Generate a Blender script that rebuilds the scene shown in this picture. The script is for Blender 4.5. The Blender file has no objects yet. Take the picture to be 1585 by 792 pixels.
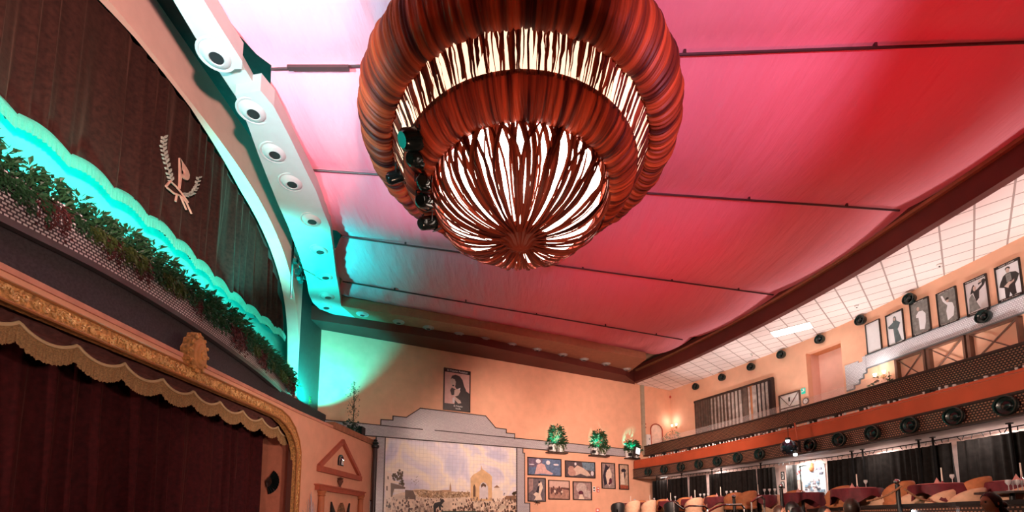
import bpy, bmesh, math, random
from mathutils import Vector, Matrix
R = random.Random(7)
PI = math.pi
SC = bpy.context.scene
COL = SC.collection

# ------------------------------------------------------------------ camera
F_PX, CX, CY, EYE = 683.0, 792.5, 725.0, 1.3
TH = math.atan((800 - CY) / F_PX)
cam_d = bpy.data.cameras.new('camera'); cam = bpy.data.objects.new('camera', cam_d); COL.objects.link(cam)
cam_d.sensor_fit = 'HORIZONTAL'; cam_d.sensor_width = 36; cam_d.lens = 36 * F_PX / 1585
cam_d.shift_y = (CY - 396) / 1585
cam_d.clip_start = .02; cam_d.clip_end = 200
cam.location = (0, 0, EYE); cam.rotation_euler = (PI / 2 + TH, 0, 0)
SC.camera = cam
# ------------------------------------------------------------------ view and world
SC.view_settings.view_transform = 'Standard'; SC.view_settings.look = 'None'
SC.view_settings.exposure = 0.0; SC.view_settings.gamma = 1.0; SC.view_settings.use_curve_mapping = False
wd = bpy.data.worlds.new('world'); SC.world = wd; wd.use_nodes = True
wd.node_tree.nodes['Background'].inputs[0].default_value = (.5, .42, .42, 1)
wd.node_tree.nodes['Background'].inputs[1].default_value = .035


def light(name, kind, loc, energy, color, target=None, size=.3, size_y=None, spot=60, blend=.6, spread=0):
    d = bpy.data.lights.new(name, kind); d.energy = energy; d.color = color
    if kind == 'AREA':
        d.size = size
        if size_y: d.shape = 'RECTANGLE'; d.size_y = size_y
    else:
        d.shadow_soft_size = size
    if kind == 'SPOT': d.spot_size = math.radians(spot); d.spot_blend = blend
    if spread and kind == 'AREA': d.spread = spread
    o = bpy.data.objects.new(name, d); COL.objects.link(o); o.location = loc
    if target is not None:
        o.rotation_euler = (Vector(target) - Vector(loc)).to_track_quat('-Z', 'Y').to_euler()
    return o


CYAN = (.0, 1, .86); RED = (1, .010, .035); PEACH = (1, .70, .58)
# unseen spots added to brighten the far wall
light('far_wall_wash', 'SPOT', (4.5, 8.0, 4.3), 4300, PEACH, (6.0, 21.5, 3.9), .3, spot=58, blend=.8)
light('far_wall_wash', 'SPOT', (3.0, 8.5, 4.3), 2900, PEACH, (1.6, 19.4, 3.9), .3, spot=62, blend=.8)
light('far_wall_wash', 'SPOT', (3.3, 8.5, 6.7), 1900, PEACH, (-.9, 18.0, 3.7), .3, spot=44, blend=.8)
# added spots that brighten the stage wall
light('stage_wall_wash', 'SPOT', (2.5, 5.0, 2.0), 1500, (1, .72, .60), (-5.3, 12.8, 2.2), .3, spot=60, blend=.8)
light('stage_wall_wash', 'SPOT', (3.0, 1.0, 2.0), 1150, (1, .72, .60), (-5.4, 7.0, 3.4), .3, spot=52, blend=.8)
light('stage_wall_wash', 'SPOT', (2.0, -1.0, 2.0), 330, (1, .72, .60), (-6.2, 5.0, 4.6), .3, spot=44, blend=.8)
# red wash on the fabric ceiling
light('red_wash_a', 'SPOT', (5.8, 6.0, 2.6), 640, RED, (6.2, 8.5, 8.7), .25, spot=100, blend=1)
light('red_wash_b', 'SPOT', (4.0, 11.0, 2.6), 620, RED, (3.4, 14.0, 8.7), .25, spot=105, blend=1)
light('red_wash_c', 'SPOT', (6.0, 1.5, 2.6), 560, RED, (6.5, 3.5, 8.7), .25, spot=100, blend=1)
# pale washes on the ceiling around the chandelier
light('pale_wash', 'SPOT', (-4.3, 2.6, 4.6), 3400, (.35, .85, 1), (-2.9, 5.8, 8.7), .15, spot=70, blend=1)
light('pale_wash_b', 'SPOT', (2.9, .8, 4.0), 1900, (1, .55, .85), (3.0, 6.4, 8.7), .06, spot=50, blend=.7)
light('top_lamp', 'POINT', (.12, 6.2, 8.1), 160, (1, .50, .66), size=.1)
light('pink_wash', 'SPOT', (-1.8, 10.8, 3.0), 1000, (1, .42, .72), (-2.3, 8.2, 8.7), .1, spot=62, blend=1)
light('chandelier_fill', 'SPOT', (.6, 4.4, .6), 700, (1, .62, .42), (.12, 6.2, 6.3), .2, spot=44, blend=.6)  # added spot that warms the chandelier from below
light('curtain_graze', 'SPOT', (-6.0, 2.2, 7.6), 260, (1, .60, .42), (-7.05, 9.0, 8.6), .05, spot=50, blend=1)  # this pair is added out of view to bring out curtain folds
light('curtain_graze', 'SPOT', (-5.75, 1.6, 2.3), 260, (1, .50, .40), (-6.35, 9.0, 2.2), .05, spot=50, blend=1)
# cyan wash on the stage side
light('cyan_wall', 'SPOT', (-6.4, 13.5, 4.85), 1500, (0, 1, 1), (-6.95, 15.1, 6.9), .03, spot=84, blend=.45)
light('cyan_ceiling', 'SPOT', (-6.72, 10.6, 6.1), 3000, (0, 1, .92), (-6.0, 11.2, 8.7), .1, spot=92, blend=1)
light('cyan_ceiling_b', 'SPOT', (-6.72, 6.5, 6.3), 120, CYAN, (-4.0, 8.0, 8.7), .1, spot=90, blend=1)
light('arch_lamp', 'SPOT', (0, 0, 2.9), 8000, (1, .62, .56), (-6.85, 7.2, 9.9), .10, spot=42, blend=.4)
light('balcony_front_fill', 'SPOT', (.5, 4.5, 2.4), 1900, (1, .70, .55), (9.4, 12.0, 3.6), .2, spot=70, blend=.8)  # added spot that brightens the balcony front
# added spots, unseen behind the rail, that light the tiled ceiling
for _x, _y in ((9.0, 18.3), (9.9, 15.8), (10.5, 13.6), (10.9, 11.4), (11.2, 9.2), (11.4, 7.0), (11.5, 4.5)):
    light('balcony_ceiling_fill', 'SPOT', (_x, _y, 4.3), 260, (1, .86, .80), (_x + .35, _y, 8), .2, spot=84, blend=.6)

# ------------------------------------------------------------------ materials
def lin(h):
    c = [int(h[i:i + 2], 16) / 255 for i in (0, 2, 4)]
    return tuple(x / 12.92 if x <= .04045 else ((x + .055) / 1.055) ** 2.4 for x in c) + (1,)


MATS = {}


def mat(name, col, rough=.7, metal=0, var=.12, nscale=6, bump=0, bscale=60, emit=None, es=1, trans=0, sheen=0, spec=.5, alpha=None, uv=False):
    if name in MATS: return MATS[name]
    m = bpy.data.materials.new(name); m.use_nodes = True; nt = m.node_tree; N = nt.nodes; L = nt.links
    p = N['Principled BSDF']; c = lin(col) if isinstance(col, str) else col
    p.inputs['Roughness'].default_value = rough; p.inputs['Metallic'].default_value = metal
    p.inputs['Specular IOR Level'].default_value = spec
    tc = N.new('ShaderNodeTexCoord')
    if var:
        n = N.new('ShaderNodeTexNoise'); n.inputs['Scale'].default_value = nscale; n.inputs['Detail'].default_value = 6
        L.new(tc.outputs['Object'], n.inputs['Vector'])
        r = N.new('ShaderNodeValToRGB'); L.new(n.outputs['Fac'], r.inputs[0])
        r.color_ramp.elements[0].position = .3; r.color_ramp.elements[1].position = .7
        r.color_ramp.elements[0].color = tuple(x * (1 - var) for x in c[:3]) + (1,)
        r.color_ramp.elements[1].color = tuple(min(1, x * (1 + var)) for x in c[:3]) + (1,)
        L.new(r.outputs[0], p.inputs['Base Color'])
    else:
        p.inputs['Base Color'].default_value = c
    if bump:
        n2 = N.new('ShaderNodeTexNoise'); n2.inputs['Scale'].default_value = bscale; n2.inputs['Detail'].default_value = 4
        L.new(tc.outputs['Object'], n2.inputs['Vector'])
        b = N.new('ShaderNodeBump'); b.inputs['Strength'].default_value = bump; b.inputs['Distance'].default_value = .02
        L.new(n2.outputs['Fac'], b.inputs['Height']); L.new(b.outputs[0], p.inputs['Normal'])
    if emit:
        p.inputs['Emission Color'].default_value = lin(emit) if isinstance(emit, str) else emit
        p.inputs['Emission Strength'].default_value = es
    if sheen:
        p.inputs['Sheen Weight'].default_value = sheen; p.inputs['Sheen Tint'].default_value = (1, .35, .25, 1)
    if alpha is not None: p.inputs['Alpha'].default_value = alpha
    if trans:
        t = N.new('ShaderNodeBsdfTranslucent'); t.inputs[0].default_value = tuple(min(1, x * 1.9) for x in c[:3]) + (1,)
        mx = N.new('ShaderNodeMixShader'); mx.inputs[0].default_value = trans
        out = N['Material Output']; L.new(p.outputs[0], mx.inputs[1]); L.new(t.outputs[0], mx.inputs[2]); L.new(mx.outputs[0], out.inputs[0])
    MATS[name] = m
    return m


def tile_mat(name, c1, c2, grout, w, h, mortar=.12, offset=.5, rough=.3, coord='UV', rot=0, bump=.3, spec=.5):
    if name in MATS: return MATS[name]
    m = bpy.data.materials.new(name); m.use_nodes = True; nt = m.node_tree; N = nt.nodes; L = nt.links
    p = N['Principled BSDF']; p.inputs['Roughness'].default_value = rough; p.inputs['Specular IOR Level'].default_value = spec
    tc = N.new('ShaderNodeTexCoord'); mp = N.new('ShaderNodeMapping'); mp.inputs['Rotation'].default_value = (0, 0, rot)
    L.new(tc.outputs[coord], mp.inputs[0])
    b = N.new('ShaderNodeTexBrick'); L.new(mp.outputs[0], b.inputs['Vector'])
    b.inputs['Color1'].default_value = lin(c1); b.inputs['Color2'].default_value = lin(c2); b.inputs['Mortar'].default_value = lin(grout)
    b.inputs['Scale'].default_value = 1; b.inputs['Brick Width'].default_value = w; b.inputs['Row Height'].default_value = h
    b.inputs['Mortar Size'].default_value = mortar * h; b.inputs['Mortar Smooth'].default_value = .1; b.offset = offset
    L.new(b.outputs[0], p.inputs['Base Color'])
    if bump:
        bm_ = N.new('ShaderNodeBump'); bm_.inputs['Strength'].default_value = bump; bm_.inputs['Distance'].default_value = .01; bm_.invert = True
        L.new(b.outputs['Fac'], bm_.inputs['Height']); L.new(bm_.outputs[0], p.inputs['Normal'])
    MATS[name] = m
    return m


M_plaster = mat('salmon_plaster', (.80, .42, .27, 1), .85, var=.06, nscale=3, bump=.25, bscale=25)
M_plaster_pale = mat('pale_salmon_plaster', (.86, .52, .43, 1), .85, var=.05, nscale=3, bump=.1, bscale=25)
M_orange = mat('orange_red_paint', (.50, .085, .03, 1), .6, var=.12, nscale=2)
M_brownred = mat('brown_red_paint', (.10, .016, .010, 1), .6, var=.15, nscale=2)
M_terracotta = mat('terracotta_paint', (.42, .09, .045, 1), .6, var=.12)
M_black = mat('black_matte', (.010, .010, .011, 1), .5, var=.2)
M_blackgloss = mat('black_gloss', (.006, .010, .010, 1), .18, var=.1)
M_greenblack = mat('green_black_metal', (.008, .02, .018, 1), .25, var=.2)
M_dark = mat('dark_brown_trim', (.035, .018, .014, 1), .5, var=.15)
M_grey = mat('charcoal_cloth', (.055, .045, .05, 1), .95, var=.25, nscale=30, bump=.2, bscale=200)
M_gold = mat('gilded_carving', (.58, .30, .10, 1), .42, metal=.2, var=.55, nscale=22, bump=1.0, bscale=26)
M_goldtrim = mat('gold_fringe', (.30, .17, .07, 1), .8, var=.4, nscale=60)
M_sheer = mat('sheer_fringe', (.20, .34, .28, 1), .8, var=.3, nscale=50, trans=.6)  # cyan from the planter lights put into the fringe colour
M_velvet = mat('maroon_velvet', (.032, .010, .007, 1), .85, var=.4, nscale=14, bump=.04, bscale=120, sheen=.10, spec=.2)
M_velvetred = mat('red_velvet', (.042, .004, .005, 1), .85, var=.4, nscale=14, bump=.04, bscale=120, sheen=.08, spec=.2)
M_drape = mat('black_drape', (.016, .013, .012, 1), .9, var=.3, nscale=10, spec=.1)
M_white = mat('white_paint', (.80, .78, .76, 1), .5, var=.03)
M_cove = mat('pale_plasterboard', (.40, .40, .38, 1), .6, var=.03)
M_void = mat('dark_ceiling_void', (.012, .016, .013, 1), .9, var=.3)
M_leafd = mat('dark_green_leaf', (.018, .07, .025, 1), .5, var=.5, nscale=9, trans=.25)
M_leafo = mat('olive_green_leaf', (.06, .09, .02, 1), .5, var=.5, nscale=9, trans=.25)
M_leafr = mat('reddish_leaf', (.09, .022, .02, 1), .55, var=.5, nscale=9, trans=.2)
M_stem = mat('brown_stem', (.07, .045, .02, 1), .8)
M_chrome = mat('chrome', (.6, .6, .6, 1), .15, metal=1, var=0)
M_orangeup = mat('orange_upholstery', (.50, .17, .065, 1), .75, var=.15, nscale=12)
M_creamup = mat('cream_upholstery', (.72, .42, .27, 1), .7, var=.12, nscale=12)
M_redcloth = mat('dark_red_tablecloth', (.13, .012, .02, 1), .7, var=.25, nscale=10)
M_pinkcloth = mat('pink_table_topper', (.62, .20, .17, 1), .7, var=.15, nscale=10)
M_glass = mat('clear_glass', (.85, .85, .85, 1), .1, var=0, alpha=.45)
M_whiteglow = mat('lamp_panel', 'FFFFFF', .5, var=0, emit='FFF6EE', es=9)
M_candle = mat('cream_candle', (.85, .78, .68, 1), .5, var=0)
M_mosaic = tile_mat('white_mosaic', 'EDE6E4', 'D8CFCE', '4A3E42', .062, .045, .22)
M_mosaicp = tile_mat('sheen_mosaic', 'E4E6EC', 'D6DAE2', 'A9A9B2', .05, .05, .12, rough=.15)  # pale blue reflection put into tile and grout colours
M_mosaicg = tile_mat('grey_mosaic', 'C6C0C2', 'BAB4B8', '8E868A', .05, .05, .12)
M_mosaicb = tile_mat('brown_mosaic', 'B98668', 'A5765F', '2A1815', .062, .052, .30)
M_ctile = tile_mat('ceiling_tile', 'F4EAE8', 'EFE4E2', 'A89A96', .57, .52, .035, 0, .8, 'Object', math.radians(46), .2)

# ceiling fabric: pale cloth with the red light put into its colour, stretched wrinkles
M_fabric = bpy.data.materials.new('ceiling_fabric'); M_fabric.use_nodes = True
_n = M_fabric.node_tree.nodes; _l = M_fabric.node_tree.links
_p = _n['Principled BSDF']; _p.inputs['Roughness'].default_value = .75; _p.inputs['Base Color'].default_value = (.80, .30, .36, 1); _p.inputs['Specular IOR Level'].default_value = .2
_tc = _n.new('ShaderNodeTexCoord'); _mp = _n.new('ShaderNodeMapping'); _mp.inputs['Scale'].default_value = (2.2, .35, 1); _mp.inputs['Rotation'].default_value = (0, 0, .5)
_no = _n.new('ShaderNodeTexNoise'); _no.inputs['Scale'].default_value = 1.4; _no.inputs['Detail'].default_value = 5
_b = _n.new('ShaderNodeBump'); _b.inputs['Strength'].default_value = .35; _b.inputs['Distance'].default_value = .25
_l.new(_tc.outputs['Object'], _mp.inputs[0]); _l.new(_mp.outputs[0], _no.inputs[0]); _l.new(_no.outputs[0], _b.inputs['Height']); _l.new(_b.outputs[0], _p.inputs['Normal'])
MATS['ceiling_fabric'] = M_fabric


# ------------------------------------------------------------------ geometry helpers
class Path:
    """plan polyline at a wall; s = run along it, d = offset into the hall"""
    def __init__(s, P, sm=1):
        P = [Vector(p).to_2d() if len(p) == 3 else Vector(p) for p in P]
        if sm > 1 and len(P) > 2:
            Q = []; E = [2 * P[0] - P[1]] + P + [2 * P[-1] - P[-2]]
            for i in range(1, len(E) - 2):
                for k in range(sm):
                    t = k / sm; a, b, c, d = E[i - 1:i + 3]
                    Q.append(.5 * (2 * b + (c - a) * t + (2 * a - 5 * b + 4 * c - d) * t * t + (3 * b - a - 3 * c + d) * t ** 3))
            Q.append(P[-1]); P = Q
        s.P = P; s.S = [0.0]
        for a, b in zip(P, P[1:]): s.S.append(s.S[-1] + (b - a).length)
        s.L = s.S[-1]

    def seg(s, x):
        i = 0
        while i < len(s.P) - 2 and x > s.S[i + 1]: i += 1
        return i

    def nrm(s, x):
        i = s.seg(x); t = (s.P[i + 1] - s.P[i]).normalized(); n0 = Vector((t.y, -t.x))
        f = (x - s.S[i]) / (s.S[i + 1] - s.S[i])
        j = i + 1 if f > .5 else i - 1
        if 0 <= j < len(s.P) - 1:
            t2 = (s.P[j + 1] - s.P[j]).normalized(); n2 = Vector((t2.y, -t2.x)); w = abs(f - .5)
            n0 = (n0 * (1 - w) + n2 * w).normalized()
        return n0

    def at(s, x, z, d=0.0):
        i = s.seg(x); t = (s.P[i + 1] - s.P[i]).normalized(); p = s.P[i] + t * (x - s.S[i]) + s.nrm(x) * d
        return Vector((p.x, p.y, z))

    def cuts(s, a, b, step=None):
        r = [a] + [x for x in s.S if a + 1e-3 < x < b - 1e-3] + [b]
        if step:
            q = [a]
            for u, v in zip(r, r[1:]):
                n = max(1, math.ceil((v - u) / step)); q += [u + (v - u) * k / n for k in range(1, n + 1)]
            r = q
        return r


def ray(x, y):
    r = ((x - CX) / F_PX, 1, (CY - y) / F_PX); c, s = math.cos(TH), math.sin(TH)
    return Vector((r[0], c * r[1] - s * r[2], s * r[1] + c * r[2]))


def atz(x, y, z):
    r = ray(x, y); return Vector((0, 0, EYE)) + r * ((z - EYE) / r.z)


def atY(x, y, Y):
    r = ray(x, y); return Vector((0, 0, EYE)) + r * (Y / r.y)


def atX(x, y, X):
    r = ray(x, y); return Vector((0, 0, EYE)) + r * (X / r.x)


class MB:
    def __init__(s): s.v = []; s.f = []; s.uv = []

    def add(s, pts, faces, uvs=None):
        o = len(s.v); s.v += [tuple(p) for p in pts]
        for f in faces:
            s.f.append([i + o for i in f]); s.uv.append([uvs[i] for i in f] if uvs else None)
        return s

    def poly(s, pts, uv=None): return s.add(pts, [list(range(len(pts)))], uv)

    def grid(s, P, closed=False, uv=None):
        n = len(P); m = len(P[0]); pts = [p for r in P for p in r]; fs = []
        for i in range(n if closed else n - 1):
            for j in range(m - 1):
                a = i * m + j; b = ((i + 1) % n) * m + j; fs.append([a, b, b + 1, a + 1])
        return s.add(pts, fs, [q for r in uv for q in r] if uv else None)

    def box(s, c, size, rot=None):
        c = Vector(c); h = Vector(size) / 2
        P = []
        for x in (-1, 1):
            for y in (-1, 1):
                for z in (-1, 1):
                    q = Vector((x * h.x, y * h.y, z * h.z)); P.append(c + (rot @ q if rot else q))
        return s.add(P, [[0, 1, 3, 2], [4, 6, 7, 5], [0, 4, 5, 1], [2, 3, 7, 6], [0, 2, 6, 4], [1, 5, 7, 3]])

    def prism(s, A, B):
        n = len(A)
        return s.add(list(A) + list(B), [list(range(n)), list(range(2 * n - 1, n - 1, -1))] + [[i, n + i, n + (i + 1) % n, (i + 1) % n] for i in range(n)])

    def tube(s, pts, r, n=8, cap=True):
        pts = [Vector(p) for p in pts]; rings = []
        rr = r if isinstance(r, (list, tuple)) else [r] * len(pts)
        up = None
        for i, p in enumerate(pts):
            t = (pts[min(i + 1, len(pts) - 1)] - pts[max(i - 1, 0)]).normalized()
            if up is None: up = Vector((0, 0, 1)) if abs(t.z) < .9 else Vector((1, 0, 0))
            a = t.cross(up).normalized(); b = a.cross(t).normalized(); up = b
            rings.append([p + (a * math.cos(2 * PI * k / n) + b * math.sin(2 * PI * k / n)) * rr[i] for k in range(n)])
        P = [q for g in rings for q in g]; fs = []
        for i in range(len(rings) - 1):
            for k in range(n):
                fs.append([i * n + k, i * n + (k + 1) % n, (i + 1) * n + (k + 1) % n, (i + 1) * n + k])
        if cap: fs += [list(range(n - 1, -1, -1)), [len(P) - n + k for k in range(n)]]
        return s.add(P, fs)

    def lathe(s, prof, c=(0, 0, 0), n=20, rot=None):
        c = Vector(c); P = []
        for r, z in prof:
            for k in range(n):
                q = Vector((r * math.cos(2 * PI * k / n), r * math.sin(2 * PI * k / n), z)); P.append(c + (rot @ q if rot else q))
        fs = []
        for i in range(len(prof) - 1):
            for k in range(n): fs.append([i * n + k, i * n + (k + 1) % n, (i + 1) * n + (k + 1) % n, (i + 1) * n + k])
        if prof[0][0] > 1e-4: fs.append(list(range(n - 1, -1, -1)))
        if prof[-1][0] > 1e-4: fs.append([len(P) - n + k for k in range(n)])
        return s.add(P, fs)

    def ball(s, c, r, n=14, sq=(1, 1, 1)):
        c = Vector(c); P = []; m = n // 2
        for i in range(m + 1):
            a = PI * i / m
            for k in range(n):
                P.append(c + Vector((r * sq[0] * math.sin(a) * math.cos(2 * PI * k / n), r * sq[1] * math.sin(a) * math.sin(2 * PI * k / n), r * sq[2] * math.cos(a))))
        fs = []
        for i in range(m):
            for k in range(n): fs.append([i * n + k, (i + 1) * n + k, (i + 1) * n + (k + 1) % n, i * n + (k + 1) % n])
        return s.add(P, fs)

    def band(s, P, s0, s1, z0, z1, d0, d1, step=None):
        """box swept along path P between runs s0, s1; front face carries metre UVs"""
        cs = P.cuts(s0, s1, step); n = len(cs)
        pts = []; uv = []
        for x in cs:
            for z, d in ((z0, d1), (z1, d1), (z1, d0), (z0, d0)):
                pts.append(P.at(x, z, d)); uv.append((x, z if d == d1 else z + d))
        fs = []
        for i in range(n - 1):
            a = i * 4; b = a + 4
            for k in range(4): fs.append([a + k, b + k, b + (k + 1) % 4, a + (k + 1) % 4])
        fs += [[3, 2, 1, 0], [4 * n - 4 + k for k in range(4)]]
        return s.add(pts, fs, uv)

    def plate(s, P, pts, d0, d1):
        """flat outline (s, z) on a path, given thickness d0..d1"""
        A = [P.at(x, z, d1) for x, z in pts]; B = [P.at(x, z, d0) for x, z in pts]
        n = len(A); uv = [tuple(p) for p in pts] * 2
        return s.add(A + B, [list(range(n)), list(range(2 * n - 1, n - 1, -1))] + [[i, n + i, n + (i + 1) % n, (i + 1) % n] for i in range(n)], uv)

    def build(s, name, m, parent=None, smooth=False, loc=None):
        me = bpy.data.meshes.new(name); me.from_pydata([tuple(v) for v in s.v], [], s.f)
        ul = me.uv_layers.new(name='UVMap'); k = 0
        for u in range(len(s.f)):
            q = s.uv[u]
            for j in range(len(s.f[u])):
                ul.data[k].uv = q[j] if q else (0, 0); k += 1
        me.materials.append(m)
        o = bpy.data.objects.new(name, me); COL.objects.link(o)
        bm_ = bmesh.new(); bm_.from_mesh(me); bmesh.ops.recalc_face_normals(bm_, faces=bm_.faces); bm_.to_mesh(me); bm_.free()
        if smooth:
            me.polygons.foreach_set('use_smooth', [True] * len(me.polygons))
            if smooth != 'all': me.set_sharp_from_angle(angle=math.radians(40))
        if parent:
            o.parent = parent
            if not parent.get('_root', True): pass
            o.matrix_parent_inverse = Matrix.Translation(parent.location).inverted() if parent.type == 'EMPTY' and parent.get('world_parts') else Matrix()
        return o


def struct(name, mb, m, smooth=False):
    o = mb.build(name, m, smooth=smooth); o['kind'] = 'structure'; return o


def tag(o, label, cat, group=None, kind=None):
    o['label'] = label; o['category'] = cat
    if group: o['group'] = group
    if kind: o['kind'] = kind
    return o


def thing(name, label, cat, loc=(0, 0, 0), rz=0, group=None, world=False):
    o = bpy.data.objects.new(name, None); COL.objects.link(o); o.location = loc; o.rotation_euler = (0, 0, rz); o.empty_display_size = .1
    if world: o['world_parts'] = 1     # its parts are modelled where they stand
    return tag(o, label, cat, group)


def dup(o, loc=None, rot=None, label=None, parent=None, scale=None):
    c = o.copy(); COL.objects.link(c)
    if parent: c.parent = parent
    for ch in list(o.children): dup(ch, parent=c)
    if loc is not None: c.location = loc
    if rot is not None: c.rotation_euler = rot
    if scale is not None: c.scale = (scale,) * 3 if not isinstance(scale, tuple) else scale
    if label: c['label'] = label
    return c


def wall_rot(P, s):
    """rotation that carries local x along the wall, local z up, local -y into the hall"""
    n = P.nrm(s); return math.atan2(n.x, -n.y)


def text(name, s, size, m, loc, rot, parent=None, ext=.002, bold=0):
    cu = bpy.data.curves.new(name, 'FONT'); cu.body = s; cu.size = size; cu.align_x = 'CENTER'; cu.align_y = 'CENTER'; cu.extrude = ext; cu.offset = bold
    t = bpy.data.objects.new(name, cu); COL.objects.link(t); bpy.context.view_layer.update()
    me = bpy.data.meshes.new_from_object(t.evaluated_get(bpy.context.evaluated_depsgraph_get()))
    bpy.data.objects.remove(t)
    me.materials.clear(); me.materials.append(m)
    o = bpy.data.objects.new(name, me); COL.objects.link(o); o.location = loc; o.rotation_euler = rot
    if parent: o.parent = parent
    return o


# ------------------------------------------------------------------ plan of the hall
ZT = 8.0      # tiled ceiling and wall tops
W = Path([(8.41, 22.89), (10.32, 18.56), (11.45, 15.32), (11.94, 12.42), (12.28, 9.91), (12.45, 7), (12.5, -5)], 6)      # right wall
FW = Path([(-7.6, 14.85), (8.41, 22.89)])                                                                            # far wall
FO = (Vector((-7.6, 14.85)) - Vector((-7.07, 15.12))).length                                                         # run offset on the far wall
LB = Path([(5.95, 21.5), (7.2, 18.55), (8.38, 14.7), (8.98, 12), (9.23, 10), (9.45, 8), (9.5, 5), (9.5, -5)], 6)         # balcony front
RB = Path([(6.6, 22.0), (8.0, 18.4), (8.8, 16), (9.5, 13.24), (10.0, 10.65), (10.33, 9), (10.45, 8), (10.6, 5), (10.6, -5)], 6)  # upper rail
BM = Path([(6.08, 21.53), (7.43, 18.56), (8.55, 15.3), (9.3, 12.24), (9.63, 9.79), (9.86, 7.81), (10.0, 5), (10.0, -5)], 6)     # ceiling beam
LW = Path([(-5.48, -5), (-5.48, 8), (-5.46, 11), (-5.15, 16.1)])                                                       # stage wall
LO = 7.0                                                                                                             # run offset (y = 2 is run 7)
PL = Path([(-6.9, -1), (-6.45, 3.5), (-6.2, 4.98), (-6.0, 6.2), (-6.0, 7.9), (-6.22, 9.97), (-6.5, 11.6), (-6.95, 13.6), (-7.2, 14.8)], 5)  # planter
XF = -6.85    # upper stage facade
FC = Path([(XF, -5), (XF, 15.2)])
FCO = 5.0

# ------------------------------------------------------------------ structure
struct('floor', MB().poly([(-9, -5.5, .2), (13.5, -5.5, .2), (13.5, 25, .2), (-9, 25, .2)]), mat('floor_boards', (.025, .014, .01, 1), .5, var=.2, nscale=4))
struct('wall_near', MB().box((2, -5.6, 5.5), (23, .2, 11.2)), M_plaster)
M_right = mat('right_wall_plaster', (.82, .46, .31, 1), .85, var=.05, nscale=3, bump=.1, bscale=25)
struct('wall_far', MB().band(FW, 0, FW.L + .3, .2, 11.2, -.25, 0), M_plaster)
struct('wall_left_outer', MB().box((-9.4, 5, 5.5), (.2, 21.5, 11.2)), M_grey)
# right wall with its alcove
mb = MB()
mb.band(W, -.2, 7.22, .2, 8.3, -.25, 0, .5); mb.band(W, 8.57, W.L, .2, 8.3, -.25, 0, .8)
mb.band(W, 7.22, 8.57, 7.48, 8.3, -.25, 0, .5); mb.band(W, 7.22, 8.57, .2, 4.05, -.25, 0, .5)
struct('wall_right', mb, M_right)
mb = MB(); mb.band(W, 7.0, 8.8, 4.0, 7.6, -.75, -.65); mb.band(W, 7.12, 7.22, 4.0, 7.48, -.7, -.24); mb.band(W, 8.57, 8.67, 4, 7.48, -.7, -.24)
struct('wall_alcove', mb, M_plaster_pale)
struct('trim_alcove_head', MB().band(W, 7.1, 8.7, 7.48, 7.55, -.7, -.25), M_orangeup)
# tiled ceiling over the balcony
cs = [i / 40 for i in range(41)]
mb = MB(); rows = []
for t in cs:
    a = BM.at(t * BM.L, ZT, -.22); b = W.at(t * W.L, ZT, -.02); rows.append([a, b])
mb.grid(rows); mb.grid([[p + Vector((0, 0, .15)) for p in r] for r in rows])
a0 = FW.at(15.15 + FO, ZT, .0); mb.poly([rows[0][0] , rows[0][1], W.at(0, ZT, 0), FW.at(FW.L - .01, ZT, .01), a0])
struct('ceiling_tiles', mb, M_ctile)
# roof above everything
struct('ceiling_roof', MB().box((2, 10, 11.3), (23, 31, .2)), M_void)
# ceiling beam on the balcony side and beam along the far wall
mb = MB(); mb.band(BM, 0, BM.L, ZT, 8.78, -.22, 0)
struct('trim_1', mb, M_brownred)
mb = MB(); mb.band(BM, .3, BM.L, 8.50, 8.58, 0, .10)
struct('trim_2', mb, mat('beam_rail', (.30, .13, .06, 1), .4, metal=.2))
st_in = [atz(x, y, ZT) for x, y in ((470, 492), (487, 494.7), (740, 532.5), (968, 581), (985, 588))]
st_in = [Vector((-7.2, 14.25, ZT))] + st_in[1:4] + [Vector((6.1, 21.4, ZT))]
st_out = [FW.at(FO + x, ZT, .0) for x in (-.15, .05, 6.3, 13.4, 14.9)]
mb = MB()
mb.add(st_in + st_out + [p + Vector((0, 0, .5)) for p in st_in + st_out], [[i, i + 1, i + 6, i + 5] for i in range(4)] + [[10 + i, 15 + i, 16 + i, 11 + i] for i in range(4)] + [[i, 10 + i, 11 + i, i + 1] for i in range(4)])
struct('trim_3', mb, M_brownred)
# cove that hangs below the fabric, with a corner turn
ci = [(268, -40), (268, 0), (300, 54), (333, 107)], [(300, -60), (315, 0), (345, 48), (374, 95), (374, 107)]
def cove(a, b, z, h):
    A = [atz(x, y, z) for x, y in a]; B = [atz(x, y, z) for x, y in b]; P = A + B[::-1]
    return MB().prism(P, [p + Vector((0, 0, h)) for p in P])
struct('trim_4', cove([(215, -90), (268, 0), (300, 54), (322, 88), (333, 107)], [(265, -90), (315, 0), (345, 48), (375, 95), (374, 107)], 8.3, .32), M_cove)
struct('trim_5', cove([(325, 90), (364, 148)], [(370, 90), (403, 148)], 8.5, .15), M_cove)
inn = [(364, 147), (383, 192), (402, 245), (430, 315), (446, 350), (463, 395), (474, 430), (478, 455), (484, 468), (495, 478), (515, 486), (554, 495)]
out = [(403, 140), (424, 165), (450, 215), (474, 265), (490, 297), (500, 325), (511, 352), (514, 375), (517, 400), (520, 425), (524, 445), (528, 473)]
struct('trim_6', cove(inn, out, 8.3, .32), M_cove)
inn2 = [(554, 495), (640, 512), (740, 530.5), (850, 555), (968, 580)]; out2 = [(528, 473), (617, 487), (740, 507), (868, 530), (1000, 556)]
struct('trim_7', cove(inn2, out2, 8.3, .32), mat('brown_red_board', (.36, .16, .09, 1), .7, var=.1))
struct('trim_8', MB().tube([atz(x, y, 8.28) for x, y in inn2[0:]], .035, 6), M_brownred)

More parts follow.
